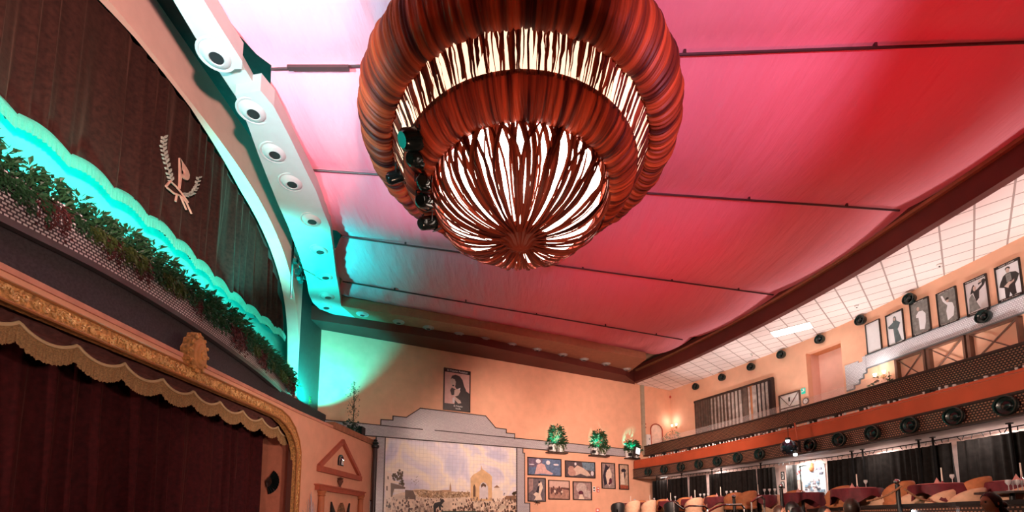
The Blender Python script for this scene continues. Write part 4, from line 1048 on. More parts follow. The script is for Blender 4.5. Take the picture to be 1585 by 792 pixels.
pl = [(9.51, 10.0, 6.60, 7.62), (10.2, 10.73, 6.58, 7.6), (10.94, 11.46, 6.59, 7.62), (11.66, 12.15, 6.58, 7.56), (12.34, 12.84, 6.56, 7.52), (13.02, 13.52, 6.60, 7.54)]
pn = ['blank-looking pale poster, leftmost on the right wall', 'white poster of a dancer in a long dark dress, second from left', 'grey poster of a person in a pale shawl, third from left', 'grey poster of a dancer in white raising an arm, fourth from left', 'poster of a dancer in dark top lifting both arms over the head, fifth from left', 'poster of a standing man in a dark jacket, rightmost on the right wall']
P_white = mat('print_white', (.74, .76, .80, 1), .35, var=.03)
tops = ['', 'Carmen', 'Juan Amaya', 'Carmen Martinez', 'Macarena Ramirez', 'Ruben Cuevas']
for k, (a, b, z0, z1) in enumerate(pl):
    o, w, h = board('artist_poster', pn[k], W, a, b, z0, z1, fwid=.02, group='framed posters on the right wall')
    flat(o, 'print', P_white if k in (0, 1, 5) else (P_light if k == 4 else P_mid), [FULL], -.012, w, h)
    if k == 1:
        flat(o, 'figure', mat('print_teal', (.08, .12, .13, 1), .4, var=.3), [[(.42, .05), (.38, .5), (.12, .55), (.1, .62), (.4, .7), (.42, .84), (.5, .88), (.58, .84), (.6, .72), (.8, .62), (.7, .5), (.62, .45), (.8, .08)]], -.016, w, h)
        flat(o, 'face', P_skin, [ell(.5, .78, .055, .05)], -.02, w, h)
    if k == 2:
        flat(o, 'figure', P_white, [[(.42, .15), (.4, .5), (.28, .52), (.3, .6), (.45, .68), (.65, .66), (.78, .55), (.75, .3), (.66, .12)]], -.016, w, h); flat(o, 'face', P_skin, [ell(.42, .76, .07, .06)], -.018, w, h)
    if k == 3:
        flat(o, 'figure', P_white, [[(.45, .12), (.42, .4), (.5, .55), (.3, .7), (.22, .88), (.3, .88), (.42, .7), (.52, .64), (.75, .58), (.82, .42), (.75, .2)], ], -.016, w, h); flat(o, 'face', P_skin, [ell(.53, .68, .06, .05)], -.018, w, h)
        flat(o, 'hair', P_dark, [ell(.53, .74, .08, .035)], -.02, w, h)
    if k == 4:
        flat(o, 'figure', P_dark, [[(.35, .62), (.45, .35), (.58, .42), (.62, .62), (.85, .72), (.95, .85), (.85, .9), (.6, .82), (.62, .78), (.78, .82), (.76, .76), (.5, .66), (.48, .74), (.4, .84), (.32, .78), (.22, .6)]], -.016, w, h)
        flat(o, 'skirt', P_mid, [[(.1, .1), (.15, .5), (.3, .6), (.45, .35), (.6, .12)]], -.015, w, h); flat(o, 'face', P_skin, [ell(.43, .72, .07, .07), ell(.7, .86, .07, .03)], -.018, w, h)
    if k == 5:
        flat(o, 'figure', P_dark, [[(.3, .08), (.3, .36), (.1, .42), (.15, .52), (.3, .68), (.42, .72), (.6, .72), (.8, .68), (.92, .58), (.82, .44), (.72, .36), (.74, .1), (.58, .08), (.5, .2), (.44, .08)], ell(.5, .84, .1, .05)], -.016, w, h)
        flat(o, 'shirt', P_mid, [[(.4, .7), (.6, .7), (.62, .5), (.42, .48)]], -.018, w, h); flat(o, 'face', P_skin, [ell(.5, .79, .075, .065), [(.3, .4), (.5, .48), (.7, .44), (.72, .5), (.5, .38), (.45, .32)]], -.02, w, h)
    if k in (4, 5): flat(o, 'banner', P_dark, [[(0, .93), (1, .93), (1, 1), (0, 1)], [(0, 0), (1, 0), (1, .08), (0, .08)]], -.021, w, h)
    elif k: flat(o, 'banner', P_dark, [[(0, .955), (1, .955), (1, 1), (0, 1)], [(0, 0), (1, 0), (1, .05), (0, .05)]], -.021, w, h)
    if k:
        text('lettering', tops[k], .055, M_letter, (0, -.03, h * .93), (PI / 2, 0, 0), o); text('lettering', 'El Palacio Andaluz', .05, M_letter, (0, -.03, -h * .93), (PI / 2, 0, 0), o)

# crossed screens
for k, (a, b) in enumerate(((10.42, 11.28), (11.33, 12.27), (12.32, 13.42))):
    t = thing('crossed_panel', 'salmon wall panel with diagonal cross bars under the mosaic, %s' % ['nearest the wall sconce', 'middle of three', 'rightmost of three'][k], 'panel', world=True, group='cross-braced panels on the right wall')
    M_br = mat('bronze_bar', (.16, .085, .06, 1), .4, metal=.3)
    z0, z1 = 5.25 - .0, 6.10
    mb = MB(); mb.band(W, a, a + .07, z0, z1, 0, .14); mb.band(W, b - .05, b, z0, z1, 0, .14); mb.band(W, a, b, z1 - .05, z1, 0, .14); mb.band(W, a, b, z0, z0 + .05, 0, .14); mb.build('frame', M_br, t)
    mb = MB(); mb.tube([W.at(a + .06, z0 + .04, .10), W.at(b - .05, z1 - .04, .10)], .022, 6); mb.tube([W.at(a + .06, z1 - .04, .10), W.at(b - .05, z0 + .04, .10)], .016, 6); mb.build('cross_bars', M_br, t)

# curtained window on the balcony
struct('window_1', MB().band(W, 1.68, 5.78, 4.05, 6.92, .0, .012, .4), mat('window_dark', (.03, .015, .015, 1), .6))
t = thing('window_surround', 'dark frame around the curtained opening on the balcony', 'frame', world=True)
mb = MB(); mb.band(W, 1.63, 5.82, 6.90, 7.0, 0, .09, .4); mb.band(W, 5.74, 5.84, 4.05, 6.95, 0, .09); mb.band(W, 1.63, 1.69, 4.05, 6.95, 0, .05); mb.build('frame', M_dark, t)
M_dr1 = mat('brown_drape', (.10, .06, .045, 1), .8, var=.3); M_dr2 = mat('grey_drape', (.34, .27, .24, 1), .8, var=.3)
t = thing('balcony_drapes', 'brown and grey hanging drapes in the opening behind the balcony rail', 'curtain', world=True)
curtain(W, 1.72, 4.62, 6.9, 4.1, .09, .045, .16, 5, 4, .025).build('brown_drape', M_dr1, t, smooth='all')
r = random.Random(4)
for k in range(11):
    a = 2.7 + k * .19 + (.28 if k > 8 else 0)
    if a > 5.6: break
    curtain(W, a, a + r.uniform(.07, .13), 6.86, 4.1, .14, .02, .12, 20 + k, 3, .02).build('grey_drape', M_dr2, t, smooth='all')
for k in range(4):
    a = 4.98 + k * .18; curtain(W, a, a + .12, 6.86, 4.1, .14, .02, .1, 50 + k, 3, .02).build('grey_drape', M_dr2, t, smooth='all')
MB().band(W, 4.66, 4.93, 4.1, 6.9, .06, .12).build('orange_panel', mat('orange_panel', (.38, .13, .05, 1), .7), t)
# framed V picture, exit sign, clock
o, w, h = board('drawing_frame', 'framed white panel with a V of two bars beside the green exit sign', W, 6.0, 6.9, 5.45, 6.16, fwid=.05, frame=M_dr1, cat='picture')
flat(o, 'panel', M_white, [FULL], -.01, w, h)
mb = MB(); mb.tube([(-w * .9, -.03, h * .9), (0, -.03, -h * .5), (w * .9, -.03, h * .9)], .015, 5); mb.build('v_bars', M_dr1, o); mb = MB(); mb.box((0, -.03, -h * .62), (2 * w, .03, .04)); mb.box((0, -.03, .1), (.05, .02, .16)); mb.build('cross_rail', M_dark, o)
t = thing('exit_sign', 'small green exit pictogram sign on the balcony wall', 'sign', W.at(7.03, 6.08, .02), wall_rot(W, 7.03))
MB().box((0, 0, 0), (.16, .02, .22)).build('plate', mat('exit_green', (.0, .42, .32, 1), .4, var=0, emit=(0, .5, .38, 1), es=.5), t)
mb = MB(); mb.box((.03, -.012, .03), (.05, .006, .10)); mb.box((-.03, -.012, -.02), (.06, .006, .03)); mb.ball((-.0, -.012, .07), .02, 8); mb.build('pictogram', M_white, t)
t = thing('octagonal_clock', 'small eight-sided dark framed clock on the balcony wall', 'clock', W.at(7.45, 5.72, .03) if False else W.at(7.0, 5.72, .03), wall_rot(W, 7.2))
t.location = W.at(7.12, 5.66, .03)
RM = Matrix.Rotation(PI / 2, 3, 'X')
MB().lathe([(.13, 0), (.13, .03), (.1, .04), (.1, .02)], (0, 0, 0), 8, RM).build('frame', M_dark, t); MB().lathe([(.1, 0), (.1, .022), (0, .022)], (0, 0, 0), 16, RM).build('face', M_white, t)
mb = MB(); mb.box((.0, -.026, .025), (.01, .004, .06)); mb.box((.02, -.026, 0), (.05, .004, .01)); mb.build('hands', M_black, t)
# sconces
for k, s in enumerate((.35, 9.95)):
    z = 5.95 if k == 0 else 5.72
    t = thing('sconce', ['ornate lit wall sconce beside the far corner of the balcony', 'ornate lit wall sconce left of the crossed panels'][k], 'lamp', W.at(s, z, .02), wall_rot(W, s), 'wall sconces on the balcony')
    MB().lathe([(.07, 0), (.05, .03), (0, .04)], (0, 0, 0), 12, RM).build('backplate', M_gold, t)
    for sx in (-1, 1):
        MB().tube([(0, -.03, 0), (sx * .08, -.12, -.05), (sx * .15, -.14, .03)], .012, 6).build('arm', M_gold, t, smooth=True)
        MB().lathe([(.03, 0), (.055, .09), (.05, .1)], (sx * .15, -.14, .04), 12).build('shade', mat('sconce_glow', 'FFE8C8', .4, var=0, emit='FFE9D2', es=4), t, smooth=True)
    light('sconce_light', 'POINT', tuple(W.at(s, z + .35, .32)), 8, (1, .88, .80), size=.05)
# arched doorway and switch cabinet on the recess wall
t = thing('arched_doorway', 'arched opening with a dark edge in the corner recess above the rail', 'doorway', world=True)
mb = MB()
ap = [(15.82 + .0, 4.2), (15.82, 5.75)] + [(16.22 - .4 * math.cos(PI * k / 10), 5.75 + .32 * math.sin(PI * k / 10)) for k in range(1, 10)] + [(16.62, 5.75), (16.62, 4.2)]
mb.tube([FW.at(fw(a), b, .03) for a, b in ap], .035, 6); mb.build('arch_edge', M_terracotta, t, smooth=True)
MB().plate(FW, [(fw(a), b) for a, b in ap], 0, .012).build('opening', mat('lit_inside', (.85, .62, .5, 1), .8), t)
t = thing('switch_cabinet', 'small white electrical box on the wall in the corner recess', 'electrical box', FW.at(fw(15.62), 5.15, .05), wall_rot(FW, 5))
MB().box((0, 0, 0), (.24, .1, .62)).build('box', M_white, t); MB().box((.03, -.055, .08), (.06, .015, .1)).build('dial', mat('steel', (.3, .32, .34, 1), .3), t); MB().box((-.04, -.055, -.22), (.05, .015, .04)).build('switch', M_black, t)
for k, (sx, zz) in enumerate(((15.48, 6.0), (15.48, 5.83))):
    t = thing('push_button', 'tiny red-brown button above the white electrical box, %s one' % ['upper', 'lower'][k], 'switch', FW.at(fw(sx), zz, .02), wall_rot(FW, 5)); MB().box((0, 0, 0), (.09, .03, .07)).build('body', M_terracotta, t)
t = thing('corner_alarm', 'small red alarm beacon in the corner below the tiled ceiling', 'alarm', W.at(.08, 7.62, .08)); MB().lathe([(.04, -.06), (.05, 0), (.03, .06), (0, .07)], n=10).build('beacon', mat('beacon_red', (.5, .05, .03, 1), .4), t)
# ceiling panel light, detectors
panel = None
for k, (x, y) in enumerate(((1225, 510), (1020, 596))):
    p = atz(x, y, 7.985)
    if k == 0:
        o = thing('panel_light', 'bright rectangular light panel in the tiled ceiling, the larger one in view', 'ceiling light', p, math.radians(-44), 'light panels in the tiled ceiling')
        MB().box((0, 0, 0), (1.25, .66, .03)).build('frame', M_white, o); MB().box((0, 0, -.012), (1.18, .58, .02)).build('diffuser', M_whiteglow, o); panel = o
for xy in ((11.0, 2.5),):
    o = dup(panel, loc=(xy[0], xy[1], 7.985), label='light panel in the tiled ceiling beyond the right edge of view')
sd = None
for k, (x, y) in enumerate(((1454, 409), (1326, 473), (1164, 548), (1100, 572))):
    p = atz(x, y, 7.99)
    if sd is None:
        sd = thing('smoke_detector', '', 'smoke detector', p, group='detectors in the tiled ceiling'); MB().lathe([(.06, 0), (.06, -.03), (.03, -.05), (0, -.05)], n=12).build('body', M_white, sd, smooth=True); MB().lathe([(.02, -.048), (.018, -.07), (0, -.07)], n=8).build('sensor', M_black, sd); o = sd
    else: o = dup(sd, loc=p)
    o['label'] = 'small round detector in the tiled ceiling, %s from the camera' % ordn[k]
# plants on the balcony
for k, (x, y, Y, w_, lab_, mm) in enumerate(((1058, 672, 20.3, .45, 'pale green bushy plant on the balcony near the corner sconce', mat('pale_leaf', (.30, .30, .18, 1), .6, var=.4)), (1352, 594, 11.6, .28, 'small leafy plant on the balcony rail below the right sconce', M_leafd))):
    p = RB.at(1.9 if k == 0 else 10.9, 4.84, -.25)
    t = thing('balcony_plant', lab_, 'plant', p); r = random.Random(80 + k)
    bush(r, 140 if k == 0 else 50, w_, .42 if k == 0 else .25, .12, .025).build('foliage', mm, t); MB().lathe([(.10, -.5), (.14, -.05), (.12, -.02)], n=12).build('pot', M_terracotta, t, smooth=True)
    if k == 1: MB().tube([(.02, -.2, -.2), (.02, -.2, .33)], .008, 5).build('stake', M_black, t)

# ------------------------------------------------------------------ mirror ball
p = atz(1221, 692, 3.62); c = atY(1221, 692, 11.3)
t = thing('mirror_ball', 'dark glinting mirror ball hanging in front of the balcony lower band', 'mirror ball', c)
mbm = mat('mirror_facets', (.10, .14, .17, 1), .12, metal=.9, var=.5, nscale=30)
MB().ball((0, 0, 0), .2, 26).build('ball', mbm, t)
MB().lathe([(.05, .19), (.05, .25), (0, .25)], n=12).build('cap', M_black, t)
MB().tube([(0, 0, .24), (.03, 0, 1.0)], .008, 5).build('cable', M_dark, t)
t = thing('hanging_bracket', 'thin orange pole with a black clamp hanging beside the mirror ball', 'bracket', atY(1236, 690, 11.5))
MB().tube([(0, 0, -.05), (-.06, 0, .62)], .018, 6).build('pole', M_orange, t); MB().box((.0, 0, -.02), (.07, .08, .3)).build('clamp', M_black, t); MB().box((-.14, 0, .12), (.3, .04, .05)).build('arm', M_black, t)
t = thing('pin_spot', 'small glowing spotlight just below the mirror ball', 'spotlight', atY(1231, 703, 11.0)); MB().ball((0, 0, 0), .045, 12).build('lamp', mat('pin_glow', 'FFFFFF', .3, var=0, emit='F4FAFF', es=14), t); MB().lathe([(.05, .02), (.05, .1), (0, .1)], n=10).build('housing', M_black, t)
t = thing('pin_lamp', 'small bright spotlight above the mirror ball', 'spotlight', atY(1219, 682, 11.0)); MB().ball((0, 0, 0), .045, 12).build('lamp', MATS['pin_glow'], t); MB().lathe([(.05, .02), (.05, .08), (0, .08)], n=10).build('housing', M_black, t)

# ------------------------------------------------------------------ under the balcony
CT = Path([(6.75, 21.2), (8.0, 17.6), (9.0, 15.0), (9.75, 13.3), (10.1, 10.65), (10.2, 8.6), (10.3, 5), (10.3, -3)], 6)
struct('wall_right_lower', MB().band(W, -.2, W.L, .2, 3.2, -.2, .02, .8), M_plaster_pale)
t = thing('curtain_rail', 'long black rail with hooks carrying the black drapes under the balcony', 'curtain rail', world=True)
MB().tube([CT.at(x, 3.12, .02) for x in CT.cuts(0, CT.L - 2, .5)], .014, 6).build('rail', M_black, t)
s = .3
while s < 16:
    mb = MB(); a_ = R.uniform(-.7, .7); p = CT.at(s, 3.08, .02); mb.tube([p + Vector((0, 0, .05)), p + Vector((R.uniform(-.05, .05), R.uniform(-.07, .07), -.05))], .009, 4); s += .17; mb.build('hook', M_black, t)
def runx(px_, P=CT, z=3.0):
    best = None
    for k in range(800):
        s_ = P.L * k / 800; p = P.at(s_, z, 0)
        c_, s2 = math.cos(TH), math.sin(TH); yy = c_ * p.y + s2 * (z - EYE); x = CX + F_PX * p.x / yy
        if yy < .5: continue
        if best is None or abs(x - px_) < best[0]: best = (abs(x - px_), s_)
    return best[1]
segs = [(1005, 1031), (1033, 1063), (1066, 1092), (1096, 1168), (1170, 1197), (1215, 1232), (1279, 1331), (1333, 1473), (1479, 1680)]
sl = ['farthest black drape under the balcony, in the corner', 'second black drape from the far corner under the balcony', 'third black drape from the far corner under the balcony', 'wide black drape under the balcony behind the handrails', 'black drape with grey folds next to the two small wall pictures', 'narrow grey and black drape left of the pinned picture board', 'black drape with silver folds right of the pinned picture board', 'wide black drape under the balcony behind the stanchion post', 'widest black drape under the balcony, cut by the right edge']
for k, (a, b) in enumerate(segs):
    s0_, s1_ = runx(a), runx(b)
    t = thing('black_drape', sl[k], 'curtain', world=True, group='black drapes under the balcony')
    curtain(CT, s0_, s1_, 3.02, 1.2, -.04, .085, .19, 70 + k, 4, .025).build('cloth', M_drape if k != 5 else mat('grey_black_drape', (.10, .10, .10, 1), .6, var=.8, nscale=3), t, smooth='all')
# drape posts
mat('post_black', (.006, .005, .005, 1), .9, var=0, spec=.1)
for k, x in enumerate((1019, 1058, 1105, 1120, 1181, 1323, 1340, 1428, 1450, 1571)):
    s_ = runx(x); t = thing('drape_post', 'slim black post rising above the black drapes, %s from the far wall' % ordn[k], 'post', CT.at(s_, 1.2, .10), group='posts between the black drapes')
    MB().tube([(0, 0, 0), (0, 0, 2.03)], .022, 6).build('post', MATS['post_black'], t); MB().box((0, 0, 2.0), (.08, .08, .05)).build('cap', M_black, t)
# pinned picture board and small pictures behind the gap
BW = Path([tuple(CT.at(s_, 0, -.75).to_2d()) for s_ in [CT.L * k / 30 for k in range(31)]])
struct('wall_bar', MB().band(BW, 0, BW.L, .2, 3.2, -.05, 0), mat('bar_wall', (.80, .56, .50, 1), .8))
def bpx(x, y):
    r_ = ray(x, y); best = None
    for i in range(len(BW.P) - 1):
        a, b = BW.P[i], BW.P[i + 1]; tt = (b - a).normalized(); n_ = Vector((tt.y, -tt.x)); k_ = (n_ @ a) / (n_ @ r_.to_2d()); u = (r_.to_2d() * k_ - a) @ tt
        if k_ > 0 and -.01 <= u <= (b - a).length + .01 and (best is None or k_ < best[0]): best = (k_, BW.S[i] + u, EYE + r_.z * k_)
    return best[1], best[2]
a = bpx(1240, 722); b = bpx(1278, 767)
t = thing('picture_board', 'bright board covered with pinned photographs behind the gap in the drapes', 'notice board', world=True)
mb = MB(); mb.band(BW, a[0], b[0] + .05, b[1], a[1], 0, .03); mb.build('board', mat('board_white_glow', (.78, .82, .86, 1), .4, emit=(.9, .95, 1, 1), es=.04), t)  # faint glow added to the board, which is no lamp
mb = MB(); mb.band(BW, a[0] - .03, b[0] + .05, a[1], a[1] + .03, 0, .05); mb.band(BW, a[0] - .03, a[0], b[1], a[1], 0, .05); mb.band(BW, a[0], b[0] + .05, b[1] - .04, b[1], 0, .06); mb.build('frame', M_greenblack, t)
r = random.Random(2); cols = [mat('photo_blue', (.25, .38, .5, 1), .4), mat('photo_pink', (.6, .4, .42, 1), .4), mat('photo_white', (.8, .8, .82, 1), .4), mat('photo_dark', (.12, .12, .16, 1), .4)]
for k in range(46):
    s_ = r.uniform(a[0] + .05, b[0] - .08); z_ = r.uniform(b[1] + .05, a[1] - .1); MB().band(BW, s_, s_ + r.uniform(.05, .14), z_, z_ + r.uniform(.03, .09), .03, .034 + .0006 * k).build('photograph', cols[r.randrange(4)], t)
t = thing('red_script_sign', 'small sign with red handwriting left of the picture board', 'sign', world=True)
a = bpx(1232, 722); b = bpx(1243, 742)
MB().band(BW, a[0], b[0], b[1], a[1], 0, .02).build('plate', M_white, t)
mb = MB(); z_ = (a[1] + b[1]) / 2
mb.tube([BW.at(a[0] + (b[0] - a[0]) * f, z_ + .07 * math.sin(f * 17) + .06 * f, .025) for f in [k / 24 for k in range(25)]], .012, 5); mb.build('handwriting', mat('red_ink', (.6, .03, .03, 1), .5), t, smooth=True)
for k, (x0, y0, x1, y1) in enumerate(((1209, 730, 1215, 742), (1209, 745, 1215, 755))):
    a = bpx(x0, y0); b = bpx(x1, y1); t = thing('small_picture', ['small picture of a curved dark shape, upper of two between drapes', 'small framed picture, lower of two between drapes'][k], 'picture', world=True)
    MB().band(BW, a[0], b[0], b[1], a[1], 0, .02).build('frame', M_black, t); MB().band(BW, a[0] + .03, b[0] - .03, b[1] + .03, a[1] - .03, .01, .025).build('sheet', M_white, t)
    MB().tube([BW.at(a[0] + (b[0] - a[0]) * .4, a[1] - .08, .03), BW.at(a[0] + (b[0] - a[0]) * .65, (a[1] + b[1]) / 2, .03), BW.at(a[0] + (b[0] - a[0]) * .35, b[1] + .08, .03)], .014, 5).build('motif', M_black, t)
a = bpx(1262, 714); b = bpx(1270, 722)
t = thing('mask_ornament', 'round orange-brown ornament on the wall above the picture board', 'ornament', BW.at(a[0] - .1, 2.95, .04)); MB().ball((0, 0, 0), .13, 14, (1, .5, 1.2)).build('face', mat('mask_orange', (.5, .2, .08, 1), .6), t, smooth='all')
# lights under the balcony and over it
for k in range(6):
    f = (1.5, 4.5, 7.5, 10.2, 12.6, 15.2)[k]; p = LB.at(f, 3.14, -.55)
    light('under_balcony', 'AREA', tuple(p), 17, (1, .86, .78), tuple(p + Vector((0.12, .05, -1))), .5, .2)
for k in range(4):
    p = BW.at((3.5, 7.2, 9.6, 12.5)[k], 3.12, .4); light('bar_lamp', 'AREA', tuple(p), 30, (1, .9, .85), tuple(p + Vector((.2, 0, -1))), .4)

# ------------------------------------------------------------------ raised seating
PT = Path([(7.6, 20.5), (8.7, 16), (8.5, 13.1), (7.6, 10.5), (7.05, 8.3), (6.9, 7), (6.65, 5.6), (6.4, -3)], 5)
def clip_x(P, x0): return P
mb = MB(); mb.grid([[PT.at(f * PT.L, .88, 0), W.at(f * W.L, .88, .05)] for f in [k / 40 for k in range(41)]])
struct('floor_tier', mb, M_dark)
mb = MB(); TP = Path([tuple(LB.at(s_, 0, .55).to_2d()) for s_ in [LB.L * k / 40 for k in range(41)]])
mb.grid([[TP.at(f * TP.L, 1.15, 0), W.at(f * W.L, 1.15, .05)] for f in [k / 40 for k in range(41)]]); mb.band(TP, 0, TP.L, .88, 1.15, -.03, 0, .5)
struct('floor_tier_back', mb, M_dark)
t = thing('seating_parapet', 'low mosaic parapet with a black top in front of the raised seating', 'parapet', world=True)
MB().band(PT, 0, PT.L, .2, 1.475, -.12, 0, .5).build('mosaic_face', M_mosaicb, t); MB().band(PT, 0, PT.L, 1.47, 1.53, -.16, .04, .5).build('top_rail', M_black, t)
o = thing('parapet_lamp', 'tiny glowing white lamp set in the parapet mosaic', 'lamp', PT.at(runx(1414, PT, 1.35), 1.40, .02))
MB().ball((0, 0, 0), .03, 10).build('bulb', MATS['pin_glow'], o); MB().lathe([(.045, -.01), (.045, .01), (.03, .015)], (0, .0, 0), 10, RM).build('bezel', M_black, o)

def chair(name, label, m, grp, h=.86, w=.27):
    t = thing(name, label, 'chair', group=grp)
    mb = MB(); G = []
    for k in range(19):
        a = math.radians(-205 + 230 * k / 18) ; e = abs(k - 9) / 9
        top = h - .22 * e ** 2.2
        G.append([Vector((w * math.cos(a) * q_, -w * math.sin(a) * q_, z_)) for q_, z_ in ((.92, .40), (.98, .55), (1.05, top - .04), (1.02, top), (.93, top - .01), (.88, .55), (.82, .42))])
    mb.grid(G); mb.build('backrest', m, t, smooth='all')
    MB().lathe([(0, .36), (w * .95, .37), (w, .41), (w * .97, .45), (w * .8, .475), (0, .48)], n=22).build('seat', m, t, smooth='all')
    for sx in (-1, 1):
        for sy in (-1, 1): MB().tube([(sx * w * .6, sy * w * .6, .38), (sx * w * .8, sy * w * .8, 0)], [.022, .014], 6).build('leg', M_dark, t)
    return t
def table(name, label, grp, r=.42, h=.75):
    t = thing(name, label, 'table', group=grp)
    MB().lathe([(0, h - .03), (r, h - .03), (r, h), (0, h)], n=24).build('tabletop', M_dark, t)
    MB().lathe([(.2, 0), (.2, .02), (.035, .04), (.035, h - .03)], n=12).build('pedestal', M_black, t, smooth=True)
    return t
def cloth(label, grp, r=.45, h=.75, drop=.34, m=M_redcloth):
    G = []
    for k in range(65):
        a = 2 * PI * k / 64; f = .5 + .5 * math.cos(4 * a); w_ = .025 * math.sin(a * 9)
        G.append([Vector((q_ * math.cos(a), q_ * math.sin(a), z_)) for q_, z_ in ((.0, h + .012), (r, h + .012), (r + .02, h - .01), (r + .03 + w_, h - drop * (.45 + .55 * f)))])
    o = MB().grid(G).build('tablecloth', m, smooth=True); tag(o, label, 'tablecloth', grp); return o
c_or = chair('tub_chair', 'orange upholstered tub chair at the tables of the back tier', M_orangeup, 'orange chairs on the back tier', .87, .26)
c_cr = chair('low_chair', 'cream and orange rounded chair just behind the mosaic parapet', M_creamup, 'rounded chairs behind the parapet', .84, .25)
c_dk = chair('dark_chair', 'black rounded chair standing among the tables', M_black, 'black chairs among the tables', .84, .25)
tb = table('cafe_table', 'round table under a dark red cloth on the back tier', 'round tables on the back tier')
tc_ = cloth('dark red cloth hanging in points from a round table', 'red tablecloths on the back tier')
tc2 = cloth('pink cloth topper laid over a red tablecloth', 'pink toppers on the tables', .34, .766, .1, M_pinkcloth)
cd = thing('taper_candle', 'thin pale taper candle standing on a table', 'candle', group='candles on the tables')
MB().tube([(0, 0, .02), (0, 0, .30)], [.013, .010], 8).build('candle', M_candle, cd); MB().lathe([(.035, 0), (.03, .02), (.012, .05)], n=10).build('holder', M_chrome, cd)
gl = thing('wine_glass', 'stemmed wine glass standing on a table', 'glass', group='wine glasses on the tables')
MB().lathe([(.035, 0), (.03, .006), (.006, .012), (.005, .08), (.02, .10), (.036, .13), (.034, .17), (.031, .17), (.033, .13), (.0, .10)], n=14).build('glass', M_glass, gl, smooth=True)
nk = MB().lathe([(.05, 0), (.035, .03), (.0, .11)], n=6).build('napkin', mat('pink_napkin', (.65, .30, .26, 1), .8)); tag(nk, 'small folded pink napkin standing on a table', 'napkin', 'napkins on the tables')
first = set()
def put(o, loc, rz=0, label=None, scale=None):
    if o.name in first:
        c = dup(o, loc, (0, 0, rz), label, scale=scale)
    else:
        first.add(o.name); c = o; c.location = loc; c.rotation_euler = (0, 0, rz)
        if label: c['label'] = label
        if scale: c.scale = (scale,) * 3
    return c
def ground(px_, Y, z):    # place by photo column and distance
    X = (px_ - CX) / F_PX * (math.cos(TH) * Y + math.sin(TH) * (z - EYE)); return Vector((X, Y, z))
BT = 1.15
# back tier tables (column, distance)
tabs = [(1245, 11.3), (1330, 9.6), (1462, 8.35), (1585, 7.6), (1176, 12.6), (1118, 13.6), (1078, 15.2), (1040, 17.0), (1008, 18.6), (978, 19.6)]
tw = ['below the pinned picture board', 'left of the stanchion post', 'right of the stanchion post', 'at the right edge of the photo', 'below the black drape with grey folds', 'behind the bent handrails', 'among the far tables, fourth from the far wall', 'among the far tables, third from the far wall', 'among the far tables, second from the far wall', 'nearest the far wall']
for k, (x, Y) in enumerate(tabs):
    p = ground(x, Y, BT); put(tb, p, 0, 'round table on a pedestal ' + tw[k]); put(tc_, p, .4 + k * .3, 'dark red tablecloth on the table ' + tw[k])
    if k in (2, 3, 1): put(tc2, p, k, 'pink cloth topper on the table ' + tw[k])
    h0 = BT + .775
    put(cd, p + Vector((-.05, -.1, .775)), 0, 'thin pale taper candle on the table ' + tw[k])
    for q_ in range(3 if k in (3, 4, 5, 6) else 1):
        put(gl, p + Vector((.12 + .1 * q_, -.12 - .08 * q_, .775)), 0, '%s wine glass on the table ' % ('left', 'middle', 'right')[q_] + tw[k])
    put(nk, p + Vector((-.2, -.15, .775)), .3, 'folded pink napkin on the table ' + tw[k])
# orange chairs on the back tier
for k, (x, Y, rz, lb) in enumerate(((1510, 8.0, .3, 'large orange chair left of the profile woman, largest in view'), (1300, 10.3, .2, 'orange chair right of the picture board'), (1395, 8.95, .1, 'orange chair behind the stanchion post'), (1232, 12.0, -.2, 'orange chair below the red handwriting sign'), (1157, 12.2, .3, 'cream orange chair left of the arched handrail'), (1137, 13.1, .0, 'orange chair between handrails'), (1098, 14.6, .5, 'orange chair behind the left handrail'), (1060, 16.2, 0, 'orange chair among the far tables, third from the far wall'), (1025, 17.8, 0, 'orange chair among the far tables, second from the far wall'), (992, 19.2, 0, 'orange chair closest to the far wall'))):
    put(c_or, ground(x, Y, BT), rz + PI, lb)
# front tier chairs
fx = [(1258, 12.6, 'leftmost of the row'), (1281, 12.0, 'second from the left'), (1350, 9.7, 'third from the left, beside the grey-haired man'), (1376, 9.3, 'fourth from the left'), (1418, 8.7, 'fifth from the left'), (1464, 8.2, 'sixth from the left'), (1500, 7.8, 'seventh from the left'), (1572, 7.3, 'rightmost of the row')]
for k, (x, Y, lb) in enumerate(fx):
    put(c_cr, ground(x, Y, .88), PI + (-.3 + .1 * k), 'cream rounded chair back showing over the parapet, ' + lb, 1.1)
for k, (x, Y) in enumerate(((957, 16.5), (980, 16.9), (1004, 16.2), (1040, 15.2), (1075, 14.3), (1108, 13.6), (1140, 13.2), (1195, 12.6))):
    src = c_dk if k % 3 == 0 else c_cr
    put(src, ground(x, Y, 1.0), PI + .3 * (k % 3), '%s rounded chair in the middle of the seating, %s from the far wall' % ('black' if k % 3 == 0 else 'cream', ordn[k]))
for k, (x, Y, lb) in enumerate(((1475, 9.3, 'black chair behind the red-clothed table right of the stanchion'),)):
    put(c_dk, ground(x, Y, BT - .02), PI, lb)
# front tables with glasses near the right edge
t2 = put(tb, ground(1575, 7.0, .95), 0, 'round table with wine glasses just right of the profile woman')
for k in range(5): put(gl, ground(1562 + 7 * k, 6.75 + .06 * (k % 2), 1.70), 0, 'wine glass in the cluster behind the profile woman, %s from the left' % ordn[k])
